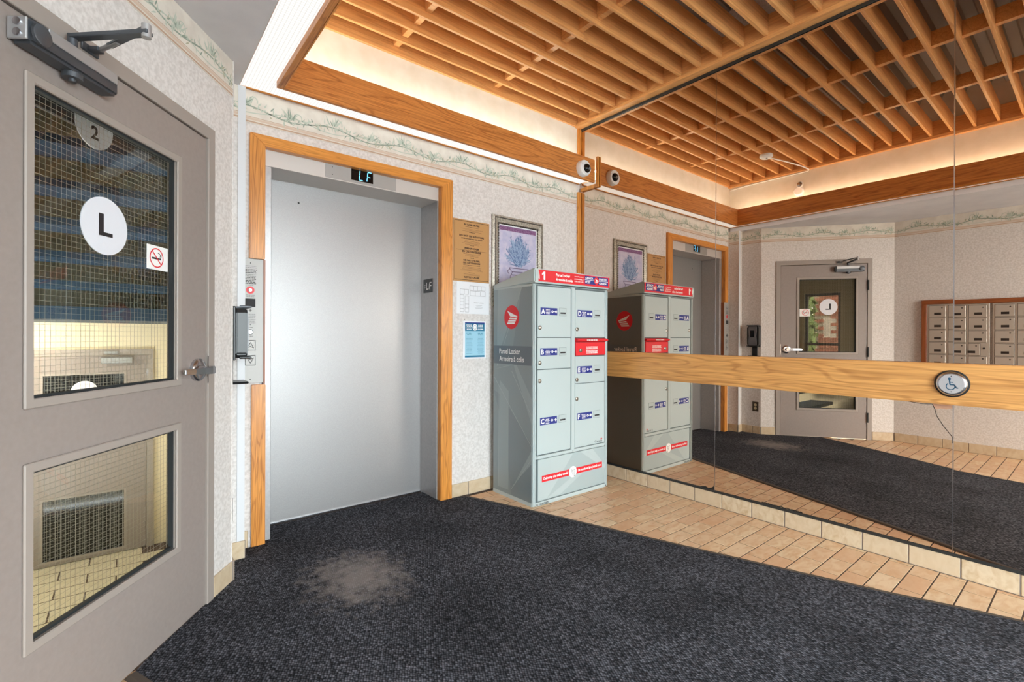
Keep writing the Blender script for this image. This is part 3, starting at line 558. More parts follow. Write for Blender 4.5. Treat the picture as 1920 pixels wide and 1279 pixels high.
# oak rail with accessible door button
rl = tag(B(MI).box(-2.87, 2.0, 0.005, 0.045, 0.828, 1.026).build('oak_rail', 'rail', bevel=0.006, seg=2), 'broad oak rail board fixed across the mirrors', 'rail')
bt = thing('door_button', (XM-0.046, 0.466, 0.93), 'round steel push plate with blue wheelchair symbol on the oak rail', 'button')
ba, bc = -0.466, 0.931
B(MI).lathe(ba, bc, [(0.064, 0.0455), (0.064, 0.052), (0.058, 0.054)], 36).build('rubber_ring', 'black', bt, smooth=True)
B(MI).lathe(ba, bc, [(0.057, 0.054), (0.057, 0.060), (0.052, 0.066), (0.046, 0.068)], 36).build('push_plate', 'chrome', bt, smooth=True)
sy = B(MI); oo = 0.0684; sy.disc(ba, bc, 0.045, oo, 36, 0); oo = 0.0687
sy.disc(ba-0.006, bc+0.024, 0.0058, oo, 14, 1)
sy.strip([(ba-0.006, bc+0.019), (ba-0.004, bc-0.004), (ba+0.012, bc-0.004), (ba+0.019, bc-0.019), (ba+0.025, bc-0.017)], 0.0052, oo, 1)
sy.strip([(ba-0.005, bc+0.008), (ba+0.008, bc+0.008)], 0.0042, oo, 1)
sy.annulus(ba-0.002, bc-0.012, 0.0135, 0.0175, oo, 24, 1, math.radians(125), math.radians(385))
M['symbol_blue'] = mat('symbol_blue', S(26, 82, 112), 0.5); M['plate_face'] = mat('plate_face', S(206, 208, 214), 0.35, 0.6)
sy.build('wheelchair_symbol', ['plate_face', 'symbol_blue'], bt, recalc=False)
for dc in (0.037, -0.037): B(MI).lathe(ba, bc+dc, [(0.0022, 0.0686), (0.0015, 0.0692)], 8).build('screw', 'black', bt)

# ------------------------------------------------------------------ elevator entrance
el = thing('door_1', (1.15, 2.95, 0), 'brushed steel elevator door in a steel jamb', 'elevator door', kind='structure')
Y2 = YW-2.942                      # out coordinate of the steel face (negative = recessed)
YD = YW-3.178
B(EL).box(0.580, 1.740, YD-0.03, YD, 0.004, 2.12).build('door_panel', 'steel', el, bevel=0.002)
B(EL).box(0.5755, 0.640, YD+0.0004, Y2, 0.0, 2.0905).build('jamb', 'jamb', el, bevel=0.002)
B(EL).box(1.700, 1.7445, YD+0.0004, Y2, 0.0, 2.0905).build('jamb', 'jamb', el, bevel=0.002)
B(EL).box(0.5755, 1.7445, YD+0.0004, Y2, 2.091, 2.2145).build('header', 'header_steel', el, bevel=0.001)
B(EL).box(0.602, 1.700, YD-0.002, YD+0.012, -0.004, 0.012).build('sill', 'chrome', el)
B(EL).lathe(0.847, 1.976, [(0.006, YD+0.0002), (0.004, YD+0.001)], 12).build('keyhole', 'black', el)
di = B(EL).box(0.935, 1.388, Y2+0.0003, Y2+0.003, 2.098, 2.189).build('display_plate', 'steel_mirrorless', el, bevel=0.0008)
B(EL).box(1.090, 1.230, Y2+0.0031, Y2+0.0045, 2.112, 2.184).build('display_window', 'black_gloss', di)
seg = B(EL); o7 = Y2+0.0048; sk = 0.004
for a in (1.140, 1.190):                                  # LF in seven-segment strokes, slightly slanted
    seg.strip([(a, 2.121), (a+sk*.5, 2.146)], 0.0042, o7); seg.strip([(a+sk*.6, 2.150), (a+sk*1.2, 2.176)], 0.0042, o7)
seg.strip([(1.142, 2.119), (1.163, 2.119)], 0.0042, o7)
seg.strip([(1.197, 2.178), (1.219, 2.178)], 0.0042, o7); seg.strip([(1.194, 2.148), (1.211, 2.148)], 0.0042, o7)
seg.build('floor_display', 'display', di, recalc=False)
for c in (2.12, 2.165): B(EL).lathe(0.975, c, [(0.003, Y2+0.003), (0.002, Y2+0.0038)], 8).build('screw', 'black', di)
# oak casing, notched for the call station
cs = struct(thing('trim_3', (1.15, 2.9, 0), 'oak casing around the elevator opening', 'door casing'))
def casing(poly, m): B(EL).prism(poly, -0.0245, 0.024).build('casing_board', m, cs, bevel=0.003, seg=2)
XL0, XL1, XR0, XR1, ZT0, ZT1 = 0.524, 0.600, 1.706, 1.797, 2.180, 2.242
casing([(XL0+0.012, 0), (XL1+0.004, 0), (XL1+0.004, 0.881), (XL0+0.012, 0.881)], 'casing_z'); casing([(XL0, 1.563), (XL1, 1.563), (XL1, ZT0), (XL0, ZT1)], 'casing_z')
B(EL).box(0.594, 0.604, -0.0245, 0.010, 0.882, 1.562).build('casing_board', 'mail_wood_z', cs)
casing([(XR0, 0), (XR1, 0), (XR1, ZT1), (XR0, ZT0)], 'casing_z'); casing([(XL0, ZT1), (XL1, ZT0), (XR0, ZT0), (XR1, ZT1)], 'casing_x')
# floor plate LF on the right jamb
JF = Frame((1.700, 0, 0), (0, -1, 0), (-1, 0, 0))
fp = thing('floor_plate', (1.699, 3.06, 1.46), 'small black plate with white LF on the elevator jamb', 'sign')
B(JF).box(-3.135, -3.005, 0.0005, 0.003, 1.458, 1.556).build('plate', 'black', fp, bevel=0.001)
tx = B(JF); tx.text('L', 0.075, -3.090, 1.480, 0.0034, bold=0.01); tx.text('/', 0.05, -3.058, 1.485, 0.0034); tx.text('F', 0.075, -3.045, 1.480, 0.0034, bold=0.01)
for i, (da, dc) in enumerate(((0, 0), (0, 1), (0, 2), (1, 0), (1, 1))): tx.disc(-3.118+da*0.010, 1.512-dc*0.012, 0.0028, 0.0034, 8)
tx.build('lettering', 'white_print', fp, recalc=False)

# call station
hs = thing('call_station', (0.54, YW-0.005, 0.888), 'tall stainless elevator call station with up and down buttons', 'call panel')
B(EL).box(0.487, 0.593, 0.0005, 0.012, 0.889, 1.562).build('faceplate', 'steel_mirrorless', hs, bevel=0.0015)
tx = B(EL); of = 0.0124; rnd = random.Random(5)
def lines(b, a0, a1, c, n, dc, o, mi=0, h=0.003, jit=0.25, seed=3):
    r = random.Random(seed)
    for k in range(n):                                     # runs of illegible small print
        wd = (a1-a0)*r.uniform(1-jit, 1); x = (a0+a1)/2-wd/2; e = x+wd
        while x < e:
            l = min(r.uniform(0.6, 2.2)*h*1.6, e-x); b.rect(x, x+l, c-k*dc-h/2, c-k*dc+h/2, o, mi); x += l+h*0.5
lines(tx, 0.503, 0.560, 1.522, 2, 0.009, of, 1, 0.0035, 0.1, 1); lines(tx, 0.500, 0.562, 1.502, 3, 0.008, of, 0, 0.004, 0.2, 2)
lines(tx, 0.503, 0.560, 1.476, 2, 0.009, of, 1, 0.0035, 0.1, 3); lines(tx, 0.502, 0.558, 1.459, 5, 0.0078, of, 0, 0.004, 0.2, 4)
lines(tx, 0.515, 0.545, 1.418, 1, 0.008, of, 1, 0.003, 0.1, 5); lines(tx, 0.508, 0.552, 1.365, 2, 0.009, of, 1, 0.0035, 0.2, 6)
lines(tx, 0.512, 0.560, 1.262, 6, 0.0095, of, 1, 0.003, 0.35, 7); lines(tx, 0.515, 0.543, 1.190, 1, 0.008, of, 0, 0.003, 0.1, 8); lines(tx, 0.515, 0.545, 1.143, 1, 0.008, of, 0, 0.003, 0.1, 9)
tx.strip([(0.521, 1.283), (0.537, 1.283)], 0.003, of, 0); tx.strip([(0.529, 1.275), (0.529, 1.291)], 0.003, of, 0)
stuff(tx.build('engraved_text', ['ink', 'grey_ink'], hs, recalc=False))
B(EL).annulus(0.529, 1.392, 0.010, 0.0205, of+0.0003).build('fire_ring', 'red', hs, recalc=False)
k = B(EL); k.lathe(0.529, 1.392, [(0.009, 0.0123), (0.009, 0.017), (0.007, 0.019)], 16); k.build('key_switch', 'chrome', hs, smooth=True)
B(EL).box(0.505, 0.554, 0.0123, 0.0145, 1.301, 1.346).build('indicator_window', 'ink', hs, bevel=0.001)
k = B(EL); k.lathe(0.529, 1.166, [(0.0155, 0.0123), (0.0155, 0.0155), (0.012, 0.0158)], 20); k.build('key_ring', 'black', hs); k = B(EL); k.lathe(0.529, 1.166, [(0.0115, 0.0158), (0.0105, 0.0185)], 18); k.build('key_switch', 'chrome', hs)
for c, up in ((1.094, 1), (1.013, -1)):
    pb = B(EL).box(0.505, 0.555, 0.0123, 0.0165, c-0.027, c+0.027).build('push_button', 'steel_mirrorless', hs, bevel=0.004, seg=2)
    k = B(EL); k.ring(0.5045, 0.5555, c-0.0275, c+0.0275, 0.0013, 0.0123, 0.0135); k.build('button_bezel', 'black', pb)
    q = [(0.514, c-0.014*up), (0.530, c+0.015*up), (0.546, c-0.014*up), (0.530, c-0.005*up), (0.514, c-0.014*up)]
    B(EL).strip(q, 0.003, 0.0168).build('arrow', 'ink', pb, recalc=False)
for c in (1.538, 1.206, 0.910): B(EL).lathe(0.53, c, [(0.003, 0.0122), (0.002, 0.0128)], 8).build('screw', 'black', hs)

# ------------------------------------------------------------------ signs and picture on the elevator wall
fs = thing('fire_notice', (1.97, YW-0.005, 1.54), 'brown fire instruction sign with dark text right of the elevator', 'sign')
B(EL).box(1.812, 2.126, 0.0005, 0.006, 1.542, 1.987).build('board', 'bronze_plate', fs, bevel=0.001)
t = B(EL); of = 0.0065; a = 1.969
def fr_line(b, a0, a1, c0, c1, wd, o): b.strip([(a0, c0), (a1, c0), (a1, c1), (a0, c1), (a0, c0)], wd, o)
fr_line(t, 1.822, 2.116, 1.554, 1.976, 0.0035, of)
for st, c, sz, wd in (('IN CASE OF FIRE', 1.948, 0.017, 0.135), ('DO NOT USE ELEVATORS', 1.866, 0.017, 0.215), ('WHEN SOUNDING FIRE ALARM', 1.849, 0.010, 0.185), ('REMAIN CALM', 1.777, 0.017, 0.125),
                      ("EN CAS D'INCENDIE", 1.753, 0.017, 0.165), ('NE PAS UTILISER', 1.690, 0.016, 0.145), ('LES ASCENSEURS', 1.672, 0.016, 0.150), ('RESTEZ CALME', 1.568, 0.016, 0.135)):
    t.text(st, sz, a, c, of, 0, 'C', 0.05, 0, wd)
lines(t, 1.90, 2.04, 1.937, 1, 0.008, of, 0, 0.0025, 0.2, 1); lines(t, 1.87, 2.07, 1.922, 3, 0.008, of, 0, 0.0016, 0.5, 2); lines(t, 1.945, 1.993, 1.899, 1, .01, of, 0, 0.005, 0.05, 3)
lines(t, 1.88, 2.06, 1.835, 4, 0.008, of, 0, 0.0016, 0.4, 4); lines(t, 1.95, 1.99, 1.805, 1, .01, of, 0, 0.003, 0.1, 5)
t.strip([(1.835, 1.768), (2.103, 1.768)], 0.002, of)
lines(t, 1.89, 2.05, 1.742, 3, 0.008, of, 0, 0.0018, 0.4, 6); lines(t, 1.95, 1.99, 1.714, 1, .01, of, 0, 0.005, 0.05, 7); lines(t, 1.89, 2.05, 1.661, 1, .01, of, 0, 0.003, 0.1, 8)
lines(t, 1.87, 2.07, 1.647, 4, 0.008, of, 0, 0.0016, 0.4, 9); lines(t, 1.94, 2.0, 1.606, 1, .01, of, 0, 0.003, 0.1, 10); lines(t, 1.88, 2.06, 1.596, 2, 0.008, of, 0, 0.0016, 0.4, 11)
t.build('lettering', 'brown_line', fs, recalc=False)

pl = thing('floor_plan_sheet', (1.985, YW-0.004, 1.31), 'white sheet with line floor plan below the brown fire sign', 'notice')
B(EL).box(1.843, 2.128, 0.0005, 0.003, 1.309, 1.5405).build('sheet', 'paper_sheet', pl)
t = B(EL); of = 0.0034; lw = 0.0016
for i in range(4): fr_line(t, 1.955+0.034*i, 1.989+0.034*i, 1.482, 1.514, lw, of)
for i in range(3): fr_line(t, 1.958+0.045*i, 2.003+0.045*i, 1.442, 1.476, lw, of)
for i in range(2): fr_line(t, 1.872+0.036*i, 1.908+0.036*i, 1.450, 1.486, lw, of)
for i in range(5): fr_line(t, 1.872, 1.904, 1.322+0.0245*i, 1.3465+0.0245*i, lw, of)
for i in range(4): fr_line(t, 1.914, 1.946, 1.322+0.029*i, 1.351+0.029*i, lw, of)
t.text('FIRST FLOOR', 0.009, 2.035, 1.388, of, 0, 'C', 0, 0, 0.085); lines(t, 2.00, 2.07, 1.372, 4, 0.007, of, 0, 0.0014, 0.4, 12)
stuff(t.build('plan_lines', 'grey_ink', pl, recalc=False))

ps = thing('notice_poster', (2.0, YW-0.004, 0.98), 'blue and white bilingual notice in clear sleeve under the floor plan', 'notice')
B(EL).box(1.898, 2.100, 0.0005, 0.003, 0.982, 1.258).build('sleeve', 'paper_sheet', ps)
t = B(EL); of = 0.0034
t.rect(1.914, 2.088, 1.185, 1.248, of, 0); t.rect(1.914, 2.088, 1.185, 1.240, of+.0002, 1); t.rect(1.914, 2.088, 1.002, 1.185, of, 2); t.disc(2.001, 1.212, 0.021, of+.0006, 24, 3, 0.024); t.annulus(2.001, 1.212, 0.013, 0.015, of+.0008, 20, 1)
t.rect(1.914, 2.088, 0.993, 1.006, of+.0003, 1)
for k, c0 in enumerate((1.932, 2.032)):
    lines(t, c0-0.008, c0+0.045, 1.228, 4, 0.010, of+.0006, 3, 0.005, 0.25, 20+k); lines(t, c0-0.006, c0+0.043, 1.168, 2, 0.012, of+.0006, 1, 0.006, 0.3, 22+k); lines(t, c0-0.012, c0+0.05, 1.140, 14, 0.009, of+.0006, 1, 0.0016, 0.3, 24+k)
t.build('print', ['navy', 'teal', 'aqua', 'white_print'], ps, recalc=False)
for a in (1.912, 2.086): B(EL).lathe(a, 1.266, [(0.0035, 0.0004), (0.003, 0.003)], 8).build('screw', 'stainless_small', ps)

pc = thing('framed_picture', (2.405, YW-0.02, 1.36), 'pewter framed print of a blue plant in a vase above the locker', 'picture')
P0, P1, Q0, Q1 = 2.148, 2.660, 1.372, 2.066
def moulding(w0, w1, o0, o1, m, name):
    b = B(EL); 
    O4 = [(P0+w0, Q0+w0), (P1-w0, Q0+w0), (P1-w0, Q1-w0), (P0+w0, Q1-w0)]; I4 = [(P0+w1, Q0+w1), (P1-w1, Q0+w1), (P1-w1, Q1-w1), (P0+w1, Q1-w1)]
    v = [(a, 0.002, c) for a, c in O4]+[(a, o0, c) for a, c in O4]+[(a, o1, c) for a, c in I4]+[(a, 0.002, c) for a, c in I4]
    f = [(k*4+i, k*4+(i+1) % 4, ((k+1) % 4)*4+(i+1) % 4, ((k+1) % 4)*4+i) for k in range(4) for i in range(4)]
    return b.add(v, f).build(name, m, pc)
moulding(0, 0.016, 0.018, 0.026, 'frame_grey', 'frame'); moulding(0.016, 0.024, 0.016, 0.016, 'frame_dark', 'frame'); moulding(0.024, 0.052, 0.026, 0.014, 'frame_grey', 'frame'); moulding(0.064, 0.070, 0.012, 0.010, 'white', 'frame_lip')
bd = B(EL); st_ = 0.021
for c in (Q0+0.058, Q1-0.058):
    a = P0+0.058
    while a < P1-0.05: bd.box(a-0.0075, a+0.0075, 0.004, 0.016, c-0.006, c+0.006, 0); a += st_
for a in (P0+0.058, P1-0.058):
    c = Q0+0.078
    while c < Q1-0.07: bd.box(a-0.006, a+0.006, 0.004, 0.016, c-0.0075, c+0.0075, 0); c += st_
stuff(bd.build('beading', 'frame_dark', pc))
t = B(EL); t.rect(P0+0.066, P1-0.066, Q0+0.066, Q1-0.066, 0.006, 0); t.rect(P0+0.070, P1-0.070, Q1-0.105, Q1-0.072, 0.0063, 1)
rnd = random.Random(11); ca, cc = 2.412, 1.69
for k in range(190):
    th = rnd.gauss(PI/2, 0.72); L = rnd.uniform(0.09, 0.215)*(1-0.25*abs(th-PI/2)); x0, y0 = ca+rnd.uniform(-.03, .03), cc+rnd.uniform(0, .05)
    x1, y1 = x0+L*math.cos(th)*.85, y0+L*math.sin(th); bx = rnd.uniform(-.012, .012)
    t.strip([(x0, y0), ((x0+x1)/2+bx, (y0+y1)/2), (x1, y1)], rnd.uniform(.004, .008), 0.0066+k*2e-6, rnd.choice((2, 2, 3)))
    for q in (.55, .75, .9):
        u = th+rnd.choice((-1, 1))*0.6; xx, yy = x0+(x1-x0)*q, y0+(y1-y0)*q; t.strip([(xx, yy), (xx+.03*math.cos(u), yy+.03*math.sin(u))], .003, 0.0067+k*2e-6, rnd.choice((2, 3, 3)))
t.strip([(ca-.095, 1.678), (ca+.10, 1.678), (ca+.075, 1.650), (ca-.07, 1.650), (ca-.095, 1.678)], .006, 0.0072, 4); t.strip([(ca-.062, 1.650), (ca-.085, 1.610), (ca-.085, 1.550), (ca-.04, 1.490), (ca+.04, 1.490), (ca+.085, 1.550), (ca+.085, 1.610), (ca+.062, 1.650)], .006, 0.0072, 4)
t.strip([(ca-.075, 1.625), (ca+.075, 1.625)], .005, 0.0072, 4); t.strip([(ca-.09, 1.670), (ca-.115, 1.650), (ca-.095, 1.630)], .006, 0.0072, 4)
stuff(t.build('painted_print', ['lilac', 'plum', 'frond', 'frond2', 'vase_line'], pc, recalc=False))

# ------------------------------------------------------------------ parcel locker
lx0, lx1, ly0, ly1, lz = 2.131, 2.888, 2.408, 2.858, 1.503
lk = thing('parcel_locker', (2.51, 2.63, 0), 'tall pale grey parcel locker with six lettered doors and red header', 'locker')
LF = Frame((0, ly0, 0), (1, 0, 0), (0, -1, 0)); LS = Frame((lx0, 0, 0), (0, -1, 0), (-1, 0, 0))
B().box(lx0+0.001, lx1-0.001, ly0+0.016, ly1, 0.0, lz).build('body', 'locker', lk, bevel=0.002)
for x in (lx0, lx1-0.024): B(LF).box(x, x+0.024, -0.018, 0, 0.0, lz).build('corner_post', 'locker', lk, bevel=0.008, seg=3)
# hood with sloping, rounded top
hd = B(WD); x0, x1 = lx0-0.004, lx1+0.005
profile = [(ly1+0.004, 1.488), (ly1+0.004, 1.526), (ly0+0.02, 1.604), (ly0+0.004, 1.607), (ly0-0.008, 1.600), (ly0-0.010, 1.510)]
n = len(profile); hd.add([(x, y, z) for x in (x0, x1) for y, z in profile], [tuple(range(n)), tuple(range(2*n-1, n-1, -1))]+[(i, (i+1) % n, n+(i+1) % n, n+i) for i in range(n)])
hd.build('hood', 'locker', lk, bevel=0.007, seg=2)
gap = lambda nm, a0, a1, c0, c1: B(LF).box(a0, a1, -0.0155, -0.0145, c0, c1).build(nm, 'locker_edge', lk)
gap('door_recess', 2.155, 2.864, 0.022, 1.499)
AX0, AX1, DX0, DX1 = 2.168, 2.488, 2.530, 2.860
B(LF).box(2.4895, 2.5285, -0.015, -0.0015, 0.330, 1.499).build('mullion', 'locker', lk, bevel=0.004, seg=2)
B(LF).box(2.1555, 2.8635, -0.015, -0.002, 0.316, 0.3385).build('crossbar', 'locker', lk, bevel=0.003)
def locker_door(letter, a0, a1, c0, c1, lc, kc):
    d = B(LF).box(a0, a1, -0.014, -0.006, c0, c1).build('locker_door', 'locker', lk, bevel=0.003, seg=2)
    la = a0+0.026; t = B(LF)
    t.box(la, la+0.158, -0.0058, -0.0046, lc-0.026, lc+0.024, 0); of = -0.0042
    t.text(letter, 0.046, la+0.006, lc-0.017, of, 1, 'L', 0.035); lines(t, la+0.044, la+0.092, lc+0.010, 4, 0.009, of, 1, 0.0042, 0.35, ord(letter))
    t.annulus(la+0.110, lc-0.001, 0.004, 0.009, of, 14, 1); t.strip([(la+0.117, lc-0.001), (la+0.138, lc-0.001)], 0.0035, of, 1); t.quad([(la+0.136, of, lc-0.001), (la+0.145, of, lc+0.011), (la+0.155, of, lc-0.001), (la+0.145, of, lc-0.013)], 1)
    t.build('door_label', ['navy', 'white_print'], d, recalc=True)
    q = B(LF); q.ring(a0+0.2025, a0+0.2735, lc-0.0275, lc+0.0275, 0.0015, -0.0058, -0.0054, 2); q.box(a0+0.204, a0+0.272, -0.0058, -0.005, lc-0.026, lc+0.026, 0); q.box(a0+0.214, a0+0.266, -0.0048, -0.0044, lc-0.014, lc-0.003, 1); q.build('key_slot', ['shard_c', 'ink', 'locker_edge'], d)
    k = B(LF); k.lathe(a0+0.020, kc, [(0.0145, -0.0058), (0.0145, -0.002), (0.010, 0.0)], 18); lo = k.build('lock', 'stainless_small', d, smooth=True)
for args in (('A', AX0, AX1, 1.143, 1.489, 1.320, 1.206), ('B', AX0, AX1, 0.925, 1.137, 1.043, 0.968), ('C', AX0, AX1, 0.345, 0.919, 0.570, 0.845), ('D', DX0, DX1, 1.143, 1.485, 1.316, 1.200), ('E', DX0, DX1, 0.808, 1.003, 0.906, 0.835), ('F', DX0, DX1, 0.343, 0.803, 0.566, 0.695)):
    locker_door(*args)
t = B(LF); t.text('Canada', 0.026, 2.747, 0.352, -0.0055, 0, 'L', 0, 0.0, 0.085); t.rect(2.812, 2.819, 0.368, 0.379, -0.0053, 1); t.rect(2.823, 2.830, 0.368, 0.379, -0.0053, 1)
t.build('wordmark', ['ink', 'red'], lk, recalc=False)
# red outgoing-mail box
rb = B(LF).box(2.534, 2.857, -0.014, 0.002, 1.010, 1.106).build('mail_slot_box', 'red', lk, bevel=0.003)
fl = B(LF); fl.add([(a, o, c) for a in (2.533, 2.868) for o, c in ((-0.013, 1.137), (0.020, 1.127), (0.022, 1.118), (-0.013, 1.107))], [(0, 1, 2, 3), (7, 6, 5, 4), (0, 4, 5, 1), (1, 5, 6, 2), (2, 6, 7, 3), (3, 7, 4, 0)]); fl.build('flap', 'red', rb, bevel=0.002)
t = B(LF); lines(t, 2.625, 2.745, 1.122, 1, 0.01, 0.0226, 0, 0.006, 0.05, 33); lines(t, 2.638, 2.770, 1.072, 3, 0.008, 0.0026, 0, 0.0045, 0.12, 34); lines(t, 2.638, 2.770, 1.042, 3, 0.008, 0.0026, 0, 0.0045, 0.12, 35); t.build('print', 'white_print', rb, recalc=False)
k = B(LF); k.lathe(2.580, 1.046, [(0.0145, 0.0022), (0.0145, 0.006), (0.010, 0.008)], 18); k.build('lock', 'stainless_small', rb, smooth=True)
def shards(fr, par, a0, a1, c0, c1, o, mats, polys, lns):
    t = B(fr); X = lambda u: a0+(a1-a0)*u; Z = lambda v: c0+(c1-c0)*v
    for n_, (mi, P) in enumerate(polys): t.quad([(X(u), o+n_*4e-5, Z(v)) for u, v in P], mi)
    for P in lns: t.strip([(X(u), Z(v)) for u, v in P], 0.0028, o+0.0004, 2)
    return stuff(t.build('shard_print', mats, par, recalc=False))
# lower panel with red strip
lp = B(LF).box(2.176, 2.862, -0.014, -0.006, 0.030, 0.312).build('lower_panel', 'locker_front_print', lk, bevel=0.003)
shards(LF, lp, 2.178, 2.860, 0.032, 0.310, -0.0059, ['shard_c', 'locker_side', 'shard_line'], [(0, [(0, 1), (0.5, 1), (0.12, 0.02), (0, 0.02)]), (0, [(0.12, 0.02), (0.3, 0.02), (0.75, 0.55), (0.7, 0.62)]), (0, [(0.6, 1), (0.8, 1), (1, 0.5), (1, 0.4)])], [[(0.13, 0.03), (0.62, 0.5)], [(0.7, 0.97), (1, 0.55)], [(0.16, 0.97), (0.16, 0.1)]])
t = B(LF); of = -0.0052; t.rect(2.212, 2.829, 0.155, 0.199, of, 0); t.disc(2.512, 0.176, 0.040, of+.0004, 30, 1)
t.text('Delivering the online world', 0.024, 2.225, 0.170, of+.0005, 1, 'L', 0.035, 0.2, 0.235); t.text("Du monde en ligne jusqu'\u00e0 vous", 0.024, 2.565, 0.170, of+.0005, 1, 'L', 0.035, 0.2, 0.25)
t.strip([(2.494, 0.196), (2.500, 0.192), (2.507, 0.168), (2.528, 0.168), (2.534, 0.188), (2.503, 0.188)], 0.003, of+.0006, 2); t.strip([(2.505, 0.178), (2.531, 0.178)], 0.002, of+.0006, 2)
t.disc(2.510, 0.160, 0.0035, of+.0006, 10, 2); t.disc(2.526, 0.160, 0.0035, of+.0006, 10, 2); t.strip([(2.522, 0.152), (2.536, 0.140)], 0.005, of+.0006, 2)
t.build('red_strip', ['red', 'white_print', 'grey_ink'], lp, recalc=False)
B(LF).box(2.155, 2.864, -0.0155, -0.003, 0.0, 0.026).build('plinth', 'locker', lk, bevel=0.002)
t = B(LF); t.text('K1CR200', 0.021, 2.160, 0.004, 0.0004, 0, 'L', 0.012, 0, 0.108); t.build('lettering', 'ink', lk, recalc=False)
for a, c in ((2.164, 0.330), (2.164, 0.316), (2.857, 0.318), (2.857, 0.326), (2.509, 0.326), (2.868, 0.012)): B(LF).lathe(a, c, [(0.0035, -0.003), (0.0025, -0.0005)], 8).build('rivet', 'ink', lk)
# header print
t = B(LF); of = 0.0102; t.rect(2.160, 2.889, 1.519, 1.597, of, 0); t.quad([(2.161, of+.0003, 1.540), (2.170, of+.0003, 1.530), (2.170, of+.0003, 1.553), (2.161, of+.0003, 1.597)], 1)
t.add([(2.207, of+.0004, 1.530), (2.221, of+.0004, 1.530), (2.221, of+.0004, 1.586), (2.209, of+.0004, 1.586), (2.192, of+.0004, 1.574), (2.192, of+.0004, 1.561), (2.207, of+.0004, 1.570)], [(0, 1, 2, 3, 6), (3, 4, 5, 6)], 1); t.text('Parcel locker', 0.026, 2.322, 1.565, of+.0004, 1, 'L', 0.03, 0, 0.140); t.text('Armoire \u00e0 colis', 0.026, 2.322, 1.534, of+.0004, 1, 'L', 0.03, 0, 0.165)
for st, c in (('canadapost.ca', 1.574), ('postescanada.ca', 1.556), ('1 866 607-6301', 1.538)): t.text(st, 0.013, 2.507, c, of+.0004, 1, 'L', 0.01, 0, 0.092)
t.rect(2.614, 2.872, 1.532, 1.591, of+.0003, 2); t.rect(2.614, 2.720, 1.5605, 1.5635, of+.0005, 1); t.rect(2.765, 2.872, 1.5605, 1.5635, of+.0005, 1)
for st, a, c in (('CANADA', 2.620, 1.569), ('POST', 2.620, 1.539), ('POSTES', 2.771, 1.569), ('CANADA', 2.771, 1.539)): t.text(st, 0.021, a, c, of+.0005, 1, 'L', 0.04, 0, 0.085 if len(st) > 4 else 0.055)
def wing(b, a, c, r, o, red, wh, sx=1):
    b.disc(a, c, r, o, 30, red)
    q = lambda pts: b.quad([(a+x*r*sx, o+.0003, c+y*r) for x, y in pts], wh)
    q([(-0.62, 0.58), (0.78, 0.05), (0.73, -0.05), (-0.18, 0.07)]); q([(-0.20, -0.02), (0.70, -0.10), (0.63, -0.21), (-0.35, -0.15)])
    q([(-0.38, -0.22), (0.59, -0.27), (0.51, -0.38), (-0.50, -0.36)]); q([(-0.54, -0.43), (0.46, -0.44), (0.37, -0.57), (-0.62, -0.57)])
wing(t, 2.742, 1.562, 0.027, of+.0005, 0, 1)
t.build('header_print', ['red', 'white_print', 'navy'], lk, recalc=False)
# left side film
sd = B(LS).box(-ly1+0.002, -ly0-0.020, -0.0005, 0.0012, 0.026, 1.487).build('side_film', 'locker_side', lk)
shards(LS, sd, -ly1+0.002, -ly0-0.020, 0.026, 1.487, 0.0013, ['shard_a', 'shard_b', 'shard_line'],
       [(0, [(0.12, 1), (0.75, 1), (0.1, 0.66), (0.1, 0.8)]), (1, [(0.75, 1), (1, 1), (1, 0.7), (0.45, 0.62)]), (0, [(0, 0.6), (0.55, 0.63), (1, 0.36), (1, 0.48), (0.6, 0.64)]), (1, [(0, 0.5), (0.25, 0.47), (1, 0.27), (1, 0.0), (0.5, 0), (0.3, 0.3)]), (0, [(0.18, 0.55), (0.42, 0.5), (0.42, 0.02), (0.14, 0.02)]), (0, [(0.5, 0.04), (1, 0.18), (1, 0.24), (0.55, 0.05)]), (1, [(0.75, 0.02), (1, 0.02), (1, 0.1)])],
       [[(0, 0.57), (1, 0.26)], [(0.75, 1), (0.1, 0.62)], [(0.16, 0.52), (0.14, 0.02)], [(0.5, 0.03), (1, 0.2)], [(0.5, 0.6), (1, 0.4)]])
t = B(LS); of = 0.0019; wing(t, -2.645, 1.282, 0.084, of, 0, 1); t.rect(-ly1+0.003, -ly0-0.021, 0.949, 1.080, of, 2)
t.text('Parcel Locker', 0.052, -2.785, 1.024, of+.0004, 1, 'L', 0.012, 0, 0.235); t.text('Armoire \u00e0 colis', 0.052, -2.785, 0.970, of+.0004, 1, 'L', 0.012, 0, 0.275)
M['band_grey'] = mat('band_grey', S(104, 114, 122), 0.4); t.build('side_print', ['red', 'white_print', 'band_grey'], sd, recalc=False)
B(LS).box(-ly1+0.001, -ly0-0.018, -0.0005, 0.002, 0.0, 0.026).build('plinth', 'locker', lk)
RS = Frame((lx1, 0, 0), (0, 1, 0), (1, 0, 0)); M['locker_side_shaded'] = mat('locker_side_film_shaded', S(112, 116, 116), 0.3)  # shade of the gap beside the mirror, put into the film colour
sd = B(RS).box(ly0+0.020, ly1-0.002, -0.0005, 0.0012, 0.026, 1.487).build('side_film', 'locker_side_shaded', lk)
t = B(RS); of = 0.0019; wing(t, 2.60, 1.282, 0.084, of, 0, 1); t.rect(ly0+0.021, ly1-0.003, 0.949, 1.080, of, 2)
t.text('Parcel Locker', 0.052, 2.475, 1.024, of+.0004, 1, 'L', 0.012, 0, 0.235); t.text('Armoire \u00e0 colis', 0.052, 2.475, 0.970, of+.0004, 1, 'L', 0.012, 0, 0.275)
t.build('side_print', ['red', 'white_print', 'band_grey'], sd, recalc=False)

